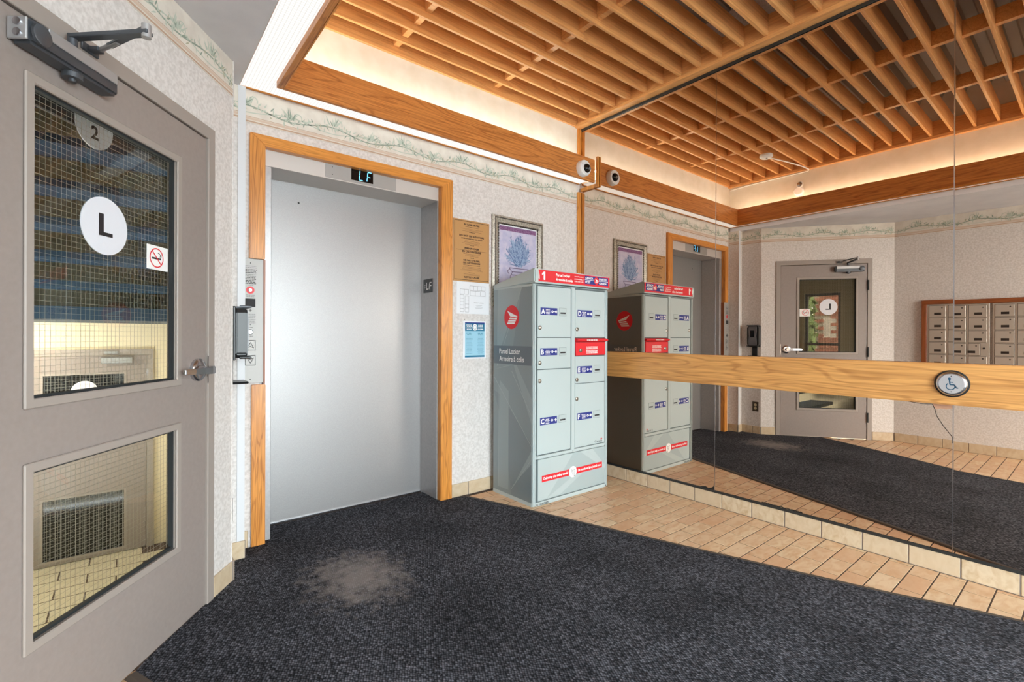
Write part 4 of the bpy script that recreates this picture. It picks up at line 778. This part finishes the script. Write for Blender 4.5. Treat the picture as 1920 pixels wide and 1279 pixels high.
# ------------------------------------------------------------------ security camera, smoke detector, emergency light, conduit
BM = Frame((0, 2.722, 0), (1, 0, 0), (0, -1, 0))
sc_ = thing('dome_camera', (2.925, 2.71, 2.47), 'white dome security camera on the oak fascia near the mirror', 'camera')
B(BM).lathe(2.925, 2.524, [(0.066, 0.0005), (0.066, 0.034), (0.060, 0.045), (0.040, 0.049)], 32).build('housing', 'white', sc_, smooth=True)
B(BM).lathe(2.934, 2.520, [(0.037, 0.047), (0.034, 0.058), (0.026, 0.068), (0.014, 0.075), (0.004, 0.077)], 24).build('dome', 'black_gloss', sc_, smooth=True)
B(BM).lathe(2.941, 2.514, [(0.012, 0.060), (0.012, 0.078), (0.008, 0.080)], 14).build('lens', 'grey_ink', sc_, smooth=True)
for k in range(3): B(BM).lathe(2.925+0.052*math.cos(k*2.1+0.5), 2.524+0.052*math.sin(k*2.1+0.5), [(0.003, 0.046), (0.002, 0.0495)], 8).build('screw', 'grey_ink', sc_)
class Down(Frame):
    def __init__(s, x, y, z): s.x, s.y, s.z = x, y, z
    def __call__(s, a, o, c): return Vector((s.x+a, s.y+c, s.z-o))
sd_ = thing('smoke_detector', (1.19, 2.17, 2.985), 'white round smoke detector hanging under the slats, seen in the mirror', 'smoke detector')
dn = Down(1.19, 2.17, 2.984)
B(dn).lathe(0, 0, [(0.058, 0.0), (0.062, 0.008), (0.060, 0.022), (0.046, 0.034), (0.030, 0.038)], 28).build('housing', 'white', sd_, smooth=True); B(dn).lathe(0.012, -0.01, [(0.010, 0.0375), (0.008, 0.040)], 12).build('sensor', 'ink', sd_)
CV = Frame((0.458, 0, 0), (0, 1, 0), (1, 0, 0))
em = thing('emergency_light', (0.47, 2.12, 2.68), 'small white emergency lamp on the cove wall, seen in the mirror', 'lamp')
B(CV).lathe(2.13, 2.745, [(0.050, 0.001), (0.050, 0.030), (0.040, 0.040)], 24).build('base', 'white', em, smooth=True)
for a in (2.10,): B(CV).lathe(a, 2.80, [(0.020, 0.040), (0.034, 0.075), (0.034, 0.085), (0.028, 0.088)], 20).build('lamp_head', 'white', em, smooth=True); B(CV).lathe(a, 2.80, [(0.026, 0.0882), (0.020, 0.092)], 18).build('lamp_lens', 'chrome', em, smooth=True)
cd_ = B(); cd_.tube([(0.4665, 2.90, 2.930), (0.4665, 2.72, 2.945), (0.468, 2.1, 2.947), (0.475, 2.04, 2.947), (0.52, 2.02, 2.948), (0.60, 2.045, 2.965), (0.90, 2.11, 2.970), (1.13, 2.165, 2.968)], 0.0065, 8)
tag(cd_.build('conduit', 'white', smooth=True), 'thin white cable run under slats to the smoke detector', 'cable')

# ------------------------------------------------------------------ soap dispenser and outlet on the pier
sp = thing('soap_dispenser', (0.44, 2.62, 0.9), 'black wall soap dispenser with grey cover and drip tray beside door', 'dispenser')
SY = 2.632
B(SA).box(SY-0.068, SY+0.068, 0.0008, 0.012, 1.03, 1.285).build('back_plate', 'black', sp, bevel=0.003)
b = B(SA); P = [(-0.066, 1.06), (-0.055, 1.044), (0.055, 1.044), (0.066, 1.06), (0.066, 1.255), (0.058, 1.277), (-0.058, 1.277), (-0.066, 1.255)]
b.prism([(SY+a, c) for a, c in P], 0.0125, 0.062); b.build('housing', 'black', sp, bevel=0.006, seg=2)
M['soap_cover'] = mat('soap_cover', S(112, 113, 119), 0.3); b = B(SA)
v = [(SY+a*(0.9 if abs(z-1.16) < 0.05 else 1), o, z) for z, o in ((1.050, 0.064), (1.10, 0.070), (1.16, 0.072), (1.22, 0.070), (1.272, 0.064)) for a in (-0.046, 0.046)]
v += [(p, 0.0615, z) for p, o, z in v]; f = []
for i in range(4): f += [(2*i, 2*i+1, 2*i+3, 2*i+2), (10+2*i, 10+2*i+2, 10+2*i+3, 10+2*i+1), (2*i, 2*i+2, 10+2*i+2, 10+2*i), (2*i+1, 10+2*i+1, 10+2*i+3, 2*i+3)]
f += [(0, 10, 11, 1), (8, 9, 19, 18)]; b.add(v, f).build('cover', 'soap_cover', sp, smooth=True)
B(SA).box(SY-0.022, SY+0.024, 0.0722, 0.0732, 1.145, 1.225).build('viewing_window', 'black_gloss', sp, bevel=0.002)
for c in (1.284, 1.042): b = B(SA); b.tube([(SY-0.060, 0.030, c), (SY-0.060, 0.075, c), (SY+0.060, 0.075, c), (SY+0.060, 0.030, c)], 0.006, 8, raw=False); b.build('trim_bar', 'steel_dark' if c > 1.2 else 'black', sp, smooth=True)
B(SA).box(SY-0.030, SY+0.030, 0.0008, 0.008, 0.920, 1.030).build('tray_bracket', 'black', sp, bevel=0.002)
b = B(SA); b.prism([(SY-0.05, 0.916), (SY+0.05, 0.916), (SY+0.056, 0.928), (SY-0.056, 0.928)], 0.0008, 0.070); b.build('drip_tray', 'black', sp, bevel=0.003)
ou = thing('wall_outlet', (0.40, 2.62, 0.27), 'brown duplex wall outlet under the soap dispenser, seen in mirror', 'outlet')
M['outlet_brown'] = mat('outlet_brown', S(70, 58, 44), 0.4); M['outlet_ivory'] = mat('outlet_ivory', S(196, 182, 150), 0.5)
B(SA).box(2.588, 2.658, 0.0006, 0.006, 0.268, 0.382).build('cover_plate', 'outlet_brown', ou, bevel=0.002)
for c in (0.345, 0.305): B(SA).lathe(2.623, c, [(0.017, 0.006), (0.016, 0.008)], 16).build('socket', 'outlet_ivory', ou)

# ------------------------------------------------------------------ brown glazed door on the slanted wall
dr = struct(thing('door_2', (0.0, 2.05, 0), 'taupe steel door with two wired glass panes', 'door'))
dbx = lambda s0, s1, o0, o1, c0, c1, nm, m, par=None, **k: B(DO).box(-s1, -s0, o0, o1, c0, c1).build(nm, m, par or dr, **k)
b = B(DO); b.plate([-0.9815, -0.9345, -0.053, -0.0065], [0.0, 1.981, 2.033], lambda i, j: not (i == 1 and j == 0), -0.12, 0.013); b.build('door_frame', 'taupe_frame', dr, bevel=0.002)
G1, G2 = (0.228, 0.842, 0.957, 1.834), (0.228, 0.842, 0.312, 0.806)       # glazed openings s0,s1,z0,z1
b = B(DO); b.plate([-0.931, -G1[1], -G1[0], -0.0565], [0.008, G2[2], G2[3], G1[2], G1[3], 1.977], lambda i, j: not (i == 1 and j in (1, 3)), -0.042, 0.004)
leaf = b.build('leaf', 'taupe', dr, bevel=0.0012)
for (s0, s1, c0, c1) in (G1, G2):
    b = B(DO); b.ring(-s1-0.004, -s0+0.004, c0-0.004, c1+0.004, 0.026, 0.0042, 0.013); b.build('glazing_bead', 'taupe_frame', leaf, bevel=0.003)
    b = B(DO); b.ring(-s1, -s0, c0, c1, 0.020, -0.018, 0.0038); b.build('glazing_rebate', 'taupe_frame', leaf)
    b = B(DO); b.ring(-s1+0.0205, -s0-0.0205, c0+0.0205, c1-0.0205, 0.008, -0.0165, -0.002); b.build('gasket', 'gasket', leaf)
    g_ = B(DO); g_.box(-s1+0.008, -s0-0.008, -0.025, -0.0185, c0+0.008, c1-0.008); pane = g_.build('wired_pane', 'glass', leaf)
    wr = B(DO); p_ = 0.0165; r_ = 0.00028; a = -s1+0.022
    while a < -s0-0.02: wr.box(a-r_, a+r_, -0.0222, -0.0214, c0+0.01, c1-0.01); a += p_
    c = c0+0.022
    while c < c1-0.02: wr.box(-s1+0.01, -s0-0.01, -0.0223, -0.0213, c-r_, c+r_); c += p_
    stuff(wr.build('wire_mesh', 'wire', leaf))
# lever handle
hd_ = B(DO); hs_, hz = 0.118, 1.006
hd_.lathe(-hs_, hz, [(0.046, 0.0042), (0.046, 0.016), (0.040, 0.021), (0.026, 0.022)], 32); hd_.build('handle_rose', 'chrome', dr, smooth=True)
B(DO).lathe(-hs_, hz, [(0.020, 0.022), (0.016, 0.040), (0.015, 0.058)], 20).build('handle_neck', 'chrome', dr, smooth=True)
lv = B(DO); sec = [(0.016, 0.060, 0.016, 0.013), (-0.01, 0.064, 0.016, 0.013), (-0.055, 0.064, 0.013, 0.010), (-0.105, 0.060, 0.011, 0.008), (-0.150, 0.050, 0.010, 0.007)]
v = []
for da, o, hh, tt in sec: v += [(-hs_+da, o-tt, hz-hh), (-hs_+da, o+tt, hz-hh), (-hs_+da, o+tt, hz+hh), (-hs_+da, o-tt, hz+hh)]
lv.add(v, [(0, 1, 2, 3), (16, 19, 18, 17)]+[(4*i+k, 4*i+4+k, 4*i+4+(k+1) % 4, 4*i+(k+1) % 4) for i in range(4) for k in range(4)])
lv.build('lever', 'chrome', dr, bevel=0.003, seg=2)
dbx(0.0525, 0.0575, 0.0132, 0.0145, hz-0.06, hz+0.055, 'strike_plate', 'chrome')
for z in (1.735, 0.985, 0.25):
    h_ = B(DO); h_.tube([(-0.9385, 0.017, z-0.055), (-0.9385, 0.017, z+0.055)], 0.008, 10, raw=False); h_.build('hinge', 'gasket', dr, smooth=True)
# door closer
cl = dbx(0.60, 0.885, 0.0045, 0.060, 1.885, 1.950, 'closer_body', 'steel_dark', bevel=0.008, seg=2)
dbx(0.610, 0.838, 0.0603, 0.064, 1.918, 1.949, 'closer_cover', 'steel_pale', cl, bevel=0.002)
dbx(0.8855, 0.892, 0.008, 0.056, 1.890, 1.946, 'closer_end_cap', 'steel_pale', cl, bevel=0.002)
b = B(DO); b.lathe(-0.858, 1.917, [(0.026, 0.0603), (0.026, 0.067), (0.022, 0.069)], 24); b.build('closer_round_cap', 'steel_dark', cl, smooth=True)
for z in (1.905, 1.932):
    b = B(DO); b.tube([(-0.892, 0.034, z), (-0.895, 0.034, z)], 0.010, 14, raw=False); sc2 = b.build('closer_screw', 'chrome', cl)
b = B(); q = DO(-0.735, 0.034, 0)
def vcyl(bb, qq, r, z0, z1, seg=18):
    v = [(qq.x+r*math.cos(2*PI*k/seg), qq.y+r*math.sin(2*PI*k/seg), z) for z in (z0, z1) for k in range(seg)]
    return bb.add(v, [tuple(range(seg)), tuple(range(2*seg-1, seg-1, -1))]+[(k, (k+1) % seg, seg+(k+1) % seg, seg+k) for k in range(seg)], raw=True)
vcyl(b, q, 0.024, 1.870, 1.8845); vcyl(b, q, 0.009, 1.862, 1.8705); b.build('closer_pinion', 'steel_dark', cl, smooth=True)
b = B(); vcyl(b, q, 0.012, 1.9585, 1.994); b.build('closer_pinion', 'steel_dark', cl, smooth=True)
arm = B(DO); arm.bar((-0.735, 0.034, 1.988), (-0.745, 0.255, 2.000), 0.026, 0.012); ao = arm.build('closer_arm', 'steel_dark', dr, bevel=0.002)
b = B(); vcyl(b, DO(-0.745, 0.245, 0), 0.012, 1.985, 2.022); b.build('closer_elbow', 'steel_pale', ao, smooth=True)
b = B(DO); b.bar((-0.745, 0.245, 2.012), (-0.67, 0.085, 2.004), 0.018, 0.008); b.build('closer_forearm', 'steel_dark', ao, bevel=0.001)
b = B(DO); b.tube([(-0.69, 0.125, 2.004), (-0.655, 0.045, 2.000)], 0.007, 8, raw=False); b.build('closer_forearm', 'steel_pale', ao)
b = B(DO); b.box(-0.685, -0.625, 0.0132, 0.020, 1.988, 2.012); b.box(-0.668, -0.642, 0.020, 0.050, 1.993, 2.006); b.build('closer_foot', 'steel_dark', ao, bevel=0.002)
M['tag_blue'] = mat('tag_blue', S(40, 64, 170), 0.5); B(DO).box(-0.7415, -0.7385, 0.125, 0.165, 1.990, 2.000).build('closer_label', 'tag_blue', ao)

# signs on the door glass
ds = thing('level_disc', DO(-0.556, -0.015, 1.40), 'round white disc with black letter L on the upper pane', 'sign')
B(DO).lathe(-0.556, 1.495, [(0.091, -0.0183), (0.091, -0.0155)], 48).build('disc', 'disc', ds)
t = B(DO); of = -0.0150; a0 = -0.582
t.rect(a0, a0+0.0195, 1.463, 1.533, of); t.rect(a0+0.0195, a0+0.055, 1.463, 1.4755, of); t.build('lettering', 'ink', ds, recalc=False)
ns = thing('no_smoking_sticker', DO(-0.322, -0.015, 1.388), 'square white no smoking sticker at edge of upper pane', 'sticker')
a0, c0 = -0.371, 1.388; B(DO).box(a0, a0+0.110, -0.0184, -0.0176, c0, c0+0.088).build('sheet', 'white_print', ns)
t = B(DO); of = -0.0172; a, c = a0+0.050, c0+0.044; t.annulus(a, c, 0.0315, 0.036, of, 32, 0)
t.rect(a-0.024, a+0.012, c-0.006, c+0.001, of-.0001, 1); t.rect(a+0.014, a+0.022, c-0.006, c+0.001, of-.0001, 1); t.strip([(a+0.017, c+0.004), (a+0.020, c+0.012), (a+0.012, c+0.018), (a+0.006, c+0.019)], 0.003, of-.0001, 1); t.strip([(a+0.023, c+0.004), (a+0.024, c+0.014)], 0.0025, of-.0001, 1)
t.strip([(a-0.023, c+0.023), (a+0.023, c-0.023)], 0.0045, of+.0002, 0); t.build('print', ['red', 'ink'], ns, recalc=False)

# ------------------------------------------------------------------ mailboxes, seen in the mirror
def mail_unit(y1, label, first):
    r = thing('mailbox_unit', (-0.41, y1-0.24, 0.70), label, 'mailboxes', 'mailbox units on the wall opposite the mirror')
    B(MB).box(y1-0.474, y1, 0.0008, 0.030, 0.705, 1.497).build('cabinet', 'mail', r, bevel=0.002)
    B(MB).box(y1-0.470, y1-0.004, 0.0302, 0.0306, 0.709, 1.493).build('door_gaps', 'mail', r)
    return r
cell = None
def mail_cells(r, y1):
    for c in range(3):
        for k in range(6):
            a1 = y1-0.018-0.153*c; a0 = a1-0.131; z1 = 1.481-0.1275*k; z0 = z1-0.115
            if r.name == 'mailbox_unit' and c == 2 and k == 3:
                B(MB).lathe(a0+0.020, z1-0.045, [(0.010, 0.0307), (0.008, 0.036)], 12).build('master_lock', 'label_dark', r); a0 += 0.048
            g_ = B(MB).ring(a0-0.003, a1+0.003, z0-0.003, z1+0.003, 0.003, 0.0307, 0.0315).build('box_gap', 'mail_gap', r)
            d = B(MB).box(a0, a1, 0.0307, 0.036, z0, z1).build('box_door', 'mail', r, bevel=0.002)
            B(MB).box(a0+0.034, a0+0.090, 0.0362, 0.0372, z0+0.020, z0+0.044).build('name_strip', 'label_dark', d)
            B(MB).lathe(a0+0.028, z1-0.022, [(0.0065, 0.0362), (0.005, 0.039)], 10).build('lock', 'label_dark', d)
for i, (y1, lb_) in enumerate(((1.206, 'first mailbox unit from the brown door, in mirror'), (0.712, 'second mailbox unit from the brown door, in mirror'), (0.218, 'third mailbox unit from the brown door'))):
    r = mail_unit(y1, lb_, i == 0); mail_cells(r, y1)
mf = thing('mailbox_surround', (-0.41, 0.5, 0.66), 'dark wooden frame around the mailbox units', 'frame')
B(MB).box(-0.30, 1.250, 0.0008, 0.040, 1.499, 1.543).build('frame_board', 'mail_wood', mf, bevel=0.002); B(MB).box(-0.30, 1.250, 0.0008, 0.040, 0.659, 0.703).build('frame_board', 'mail_wood', mf, bevel=0.002)
B(MB).box(1.208, 1.250, 0.0008, 0.040, 0.7035, 1.4985).build('frame_board', 'mail_wood_z', mf, bevel=0.002); B(MB).box(-0.30, -0.258, 0.0008, 0.040, 0.7035, 1.4985).build('frame_board', 'mail_wood_z', mf, bevel=0.002)

# ------------------------------------------------------------------ stairwell behind the brown door
LZ = -1.02
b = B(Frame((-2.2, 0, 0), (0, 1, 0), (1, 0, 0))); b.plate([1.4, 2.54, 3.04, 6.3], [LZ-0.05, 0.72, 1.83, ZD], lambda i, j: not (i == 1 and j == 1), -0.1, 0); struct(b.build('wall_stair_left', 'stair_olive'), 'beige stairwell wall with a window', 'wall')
b = B(); b.box(-2.2, 0.52, 6.2, 6.3, LZ-0.05, ZD); struct(b.build('wall_stair_back', 'beige'), 'beige end wall of the stairwell', 'wall')
b = B(); b.box(0.42, 0.52, 3.04, 6.2, LZ-0.05, ZD); struct(b.build('wall_stair_right', 'beige'), 'beige side wall of the stairwell', 'wall')
b = B(); b.box(-2.2, -0.43, 1.40, 1.495, LZ-0.05, ZD); struct(b.build('wall_stair_front', 'beige'), 'beige stairwell wall behind the mailboxes', 'wall')
b = B(); b.slab([(-0.44, 1.53), (0.30, 2.52), (0.30, 3.04), (0.415, 3.04), (0.415, 3.05), (0.25, 3.05), (-0.47, 1.55)], ZC+0.05, ZD); struct(b.build('wall_stair_upper', 'beige'), 'stairwell wall above the brown door', 'wall')
b = B(); b.box(-2.2, 0.42, 4.2, 6.2, LZ-0.12, LZ-0.0012); lf = struct(b.build('floor_lower', 'grout_dark'), 'pale tiled lower landing seen through the lower pane', 'floor')
lt = tile_mesh(0.388, 0.188); lt.materials[0] = M['stair_tile']
for j in range(9):
    for i in range(5):
        x = -1.25+0.4*i+(0.2 if j % 2 else 0); 
        if x < 0.22: mesh_at('tile', lt, (x, 6.1-0.2*j, LZ), lf)
b = B(); b.slab([(-2.2, 1.5), (-0.56, 1.5), (0.20, 2.49), (0.295, 2.60), (-2.2, 2.60)], LZ-0.05, -0.006); struct(b.build('floor_landing', 'stair_tile'), 'stair landing behind the brown door', 'floor')
st = thing('staircase', (-0.9, 4.2, LZ), 'open staircase with dark blue treads behind the wired glass', 'stairs')
for k in range(5): B().box(-0.80, 0.415, 2.602+0.29*k, 2.602+0.29*(k+1), LZ-0.02, -0.17*(k+1)).build('step', 'stair_tile', st)
for k in range(8): B().box(-2.15, -0.95, 2.62+0.28*k, 2.62+0.28*k+0.30, 0.17*(k+1)-0.045, 0.17*(k+1)).build('tread', 'stair_blue', st)
B().box(-2.19, 0.415, 4.90, 6.19, 1.26, 1.36).build('half_landing', 'stair_blue', st)
for k in range(7): B().box(-0.90, 0.40, 4.90-0.28*(k+1), 4.90-0.28*k+0.03, 1.36+0.17*(k+1)-0.045, 1.36+0.17*(k+1)).build('tread', 'stair_blue', st)
for x in (-0.92, 0.405):
    b = B(Frame((x, 0, 0), (0, 1, 0), (1, 0, 0))); b.prism([(4.95, 1.27), (4.95, 1.45), (2.92, 2.70), (2.92, 2.45)], -0.01, 0.01); b.build('stringer', 'beige', st)
for pts in ([(0.34, 2.75, 0.88), (0.34, 4.5, -0.16), (0.34, 4.8, -0.16)], [(-0.875, 2.55, 0.95), (-0.875, 4.2, -0.05), (-0.875, 4.2, -1.0)], [(-0.905, 2.6, 0.95), (-0.905, 4.8, 2.25)]):
    b = B(); b.tube(pts, 0.022, 8); b.build('handrail', 'stair_dark', st, smooth=True)
# lower stair door
SB = Frame((0, 6.2, 0), (1, 0, 0), (0, -1, 0))
d3 = struct(thing('door_3', (-0.3, 6.18, LZ), 'taupe lower stair door with two wired panes', 'door'))
b = B(SB); b.plate([-0.82, -0.765, 0.182, 0.238], [LZ, 0.944, 1.004], lambda i, j: not (i == 1 and j == 0), 0.001, 0.03); b.build('door_frame', 'taupe_frame', d3)
b = B(SB); b.plate([-0.762, -0.592, 0.012, 0.179], [LZ+0.01, -0.975, -0.393, 0.065, 0.770, 0.940], lambda i, j: not (i == 1 and j in (1, 3)), 0.001, 0.022); b.build('leaf', 'taupe', d3)
for c0, c1 in ((0.065, 0.770), (-0.975, -0.393)):
    B(SB).box(-0.592, 0.012, 0.003, 0.008, c0, c1).build('wired_pane', 'black_gloss', d3); b = B(SB); b.ring(-0.602, 0.022, c0-0.01, c1+0.01, 0.02, 0.022, 0.028); b.build('glazing_bead', 'taupe_frame', d3)
    wr = B(SB); a = -0.58
    while a < 0.01: wr.box(a-.0008, a+.0008, 0.0085, 0.0095, c0, c1); a += 0.025
    c = c0+0.01
    while c < c1: wr.box(-0.592, 0.012, 0.0085, 0.0095, c-.0008, c+.0008); c += 0.025
    stuff(wr.build('wire_mesh', 'wire', d3))
B(SB).box(-0.175, 0.065, 0.022, 0.075, 0.865, 0.925).build('closer_body', 'steel_pale', d3, bevel=0.005); B(SB).box(-0.15, -0.05, 0.030, 0.050, 0.96, 0.985).build('closer_arm', 'steel_pale', d3)
B(SB).lathe(-0.295, 0.60, [(0.10, 0.009), (0.10, 0.012)], 28).build('level_disc', 'disc', d3)
B(SB).box(-0.74, -0.62, 0.022, 0.06, -0.03, 0.03).build('handle', 'chrome', d3, bevel=0.01)
lm = thing('stair_fill_lamp', (-0.95, 5.5, 1.2), 'added warm fill lamp, out of view under the half landing', 'lamp')  # invented lamp, added out of view to light the lower door and wall
dn = Down(-0.95, 5.5, 1.2595); B(dn).lathe(0, 0, [(0.12, 0), (0.12, 0.015)], 24).build('base', 'white', lm); B(dn).lathe(0, 0, [(0.11, 0.0155), (0.10, 0.05), (0.06, 0.075), (0.01, 0.082)], 24).build('globe', 'lamp', lm, smooth=True)
sg = thing('level_disc', (-0.05, 2.72, 1.98), 'half hidden white disc with number 2 high in the stairwell', 'sign')
# stair window and the outside beyond it
SWF = Frame((-2.2, 0, 0), (0, 1, 0), (1, 0, 0))
w2 = thing('window_2', (-2.25, 2.77, 0.72), 'stairwell window with dark frame', 'window', kind='structure')
b = B(SWF); b.plate([2.54, 2.58, 3.00, 3.04], [0.72, 0.76, 1.02, 1.06, 1.79, 1.83], lambda i, j: not (i == 1 and j in (1, 3)), -0.08, -0.03); b.build('window_frame', 'stair_dark', w2); 
for c0, c1 in ((0.76, 1.02), (1.06, 1.79)): B(SWF).box(2.58, 3.00, -0.058, -0.052, c0, c1).build('pane', 'tinted', w2)
gd = B(); gd.box(-14, -2.4, -6, 14, -1.30, -1.22); gd.box(-2.4, 8, -14, -2.5, -0.20, -0.10); struct(gd.build('ground', 'asphalt'), 'paved ground outside', 'ground')
bw = thing('brick_building', (-5.1, 2.4, -1.2), 'red brick building outside the stair window', 'building')
b = B(); b.box(-5.4, -5.012, -1.0, 3.885, -1.2, 4.6); b.build('wall', 'mortar', bw)
bk = B().box(-0.012, 0.0, -0.104, 0.104, -0.032, 0.032).build('brick', 'brick'); bkm = bk.data; O.remove(bk)
for j in range(26):
    for i in range(8):
        y = 3.78-0.22*i-(0.11 if j % 2 else 0); z = 0.55+0.075*j
        if 3.46 < y < 3.68 and 1.10 < z < 1.55: continue
        mesh_at('brick', bkm, (-5.0, y, z), bw)
B().box(-5.011, -4.995, 3.46, 3.70, 1.10, 1.55).build('louvre', 'taupe', bw)
sh = thing('garden_shrub', (-4.2, 4.35, -1.2), 'sunlit green shrub outside the stair window', 'shrub')
rnd = random.Random(3); b = B()
for k in range(4200):
    q = Vector((rnd.gauss(0, 1), rnd.gauss(0, 1), rnd.gauss(0, 1))).normalized()*rnd.uniform(0.75, 1.0); c = Vector((-4.2+q.x*0.5, 4.35+q.y*0.85, 1.1+q.z*2.2))
    u = Vector((rnd.gauss(0, 1), rnd.gauss(0, 1), rnd.gauss(0, 1))).normalized(); v = u.orthogonal().normalized(); L = rnd.uniform(.06, .11)
    c.y = max(c.y, 3.62+rnd.uniform(0,.05)); b.add([c-u*L, c+v*L*.5, c+u*L, c-v*L*.5], [(0, 1, 2, 3)], raw=True)
stuff(b.build('foliage', 'leaf', sh, recalc=False)); b = B(); b.tube([(-4.2, 4.35, -1.22), (-4.2, 4.35, 1.2)], 0.05, 8); b.build('stem', 'mail_wood_z', sh)
# floor number disc in the stairwell, cut off by the landing edge
q = DO(-0.72, -0.16, 0)
SG = Frame((-0.10, 2.66, 0), DR, DN)
B(SG).lathe(0, 2.02, [(0.095, 0.0), (0.095, 0.004)], 32).build('disc', 'disc', sg); t = B(SG); t.text('2', 0.075, 0, 1.965, 0.0045, 0, 'C', 0.03); t.build('lettering', 'ink', sg, recalc=False)
b = B(SG); b.box(-0.5, 0.5, -0.02, -0.0005, 1.99, 2.32); struct(b.build('trim_4', 'stair_dark'), 'dark bulkhead edge in the stairwell', 'trim')
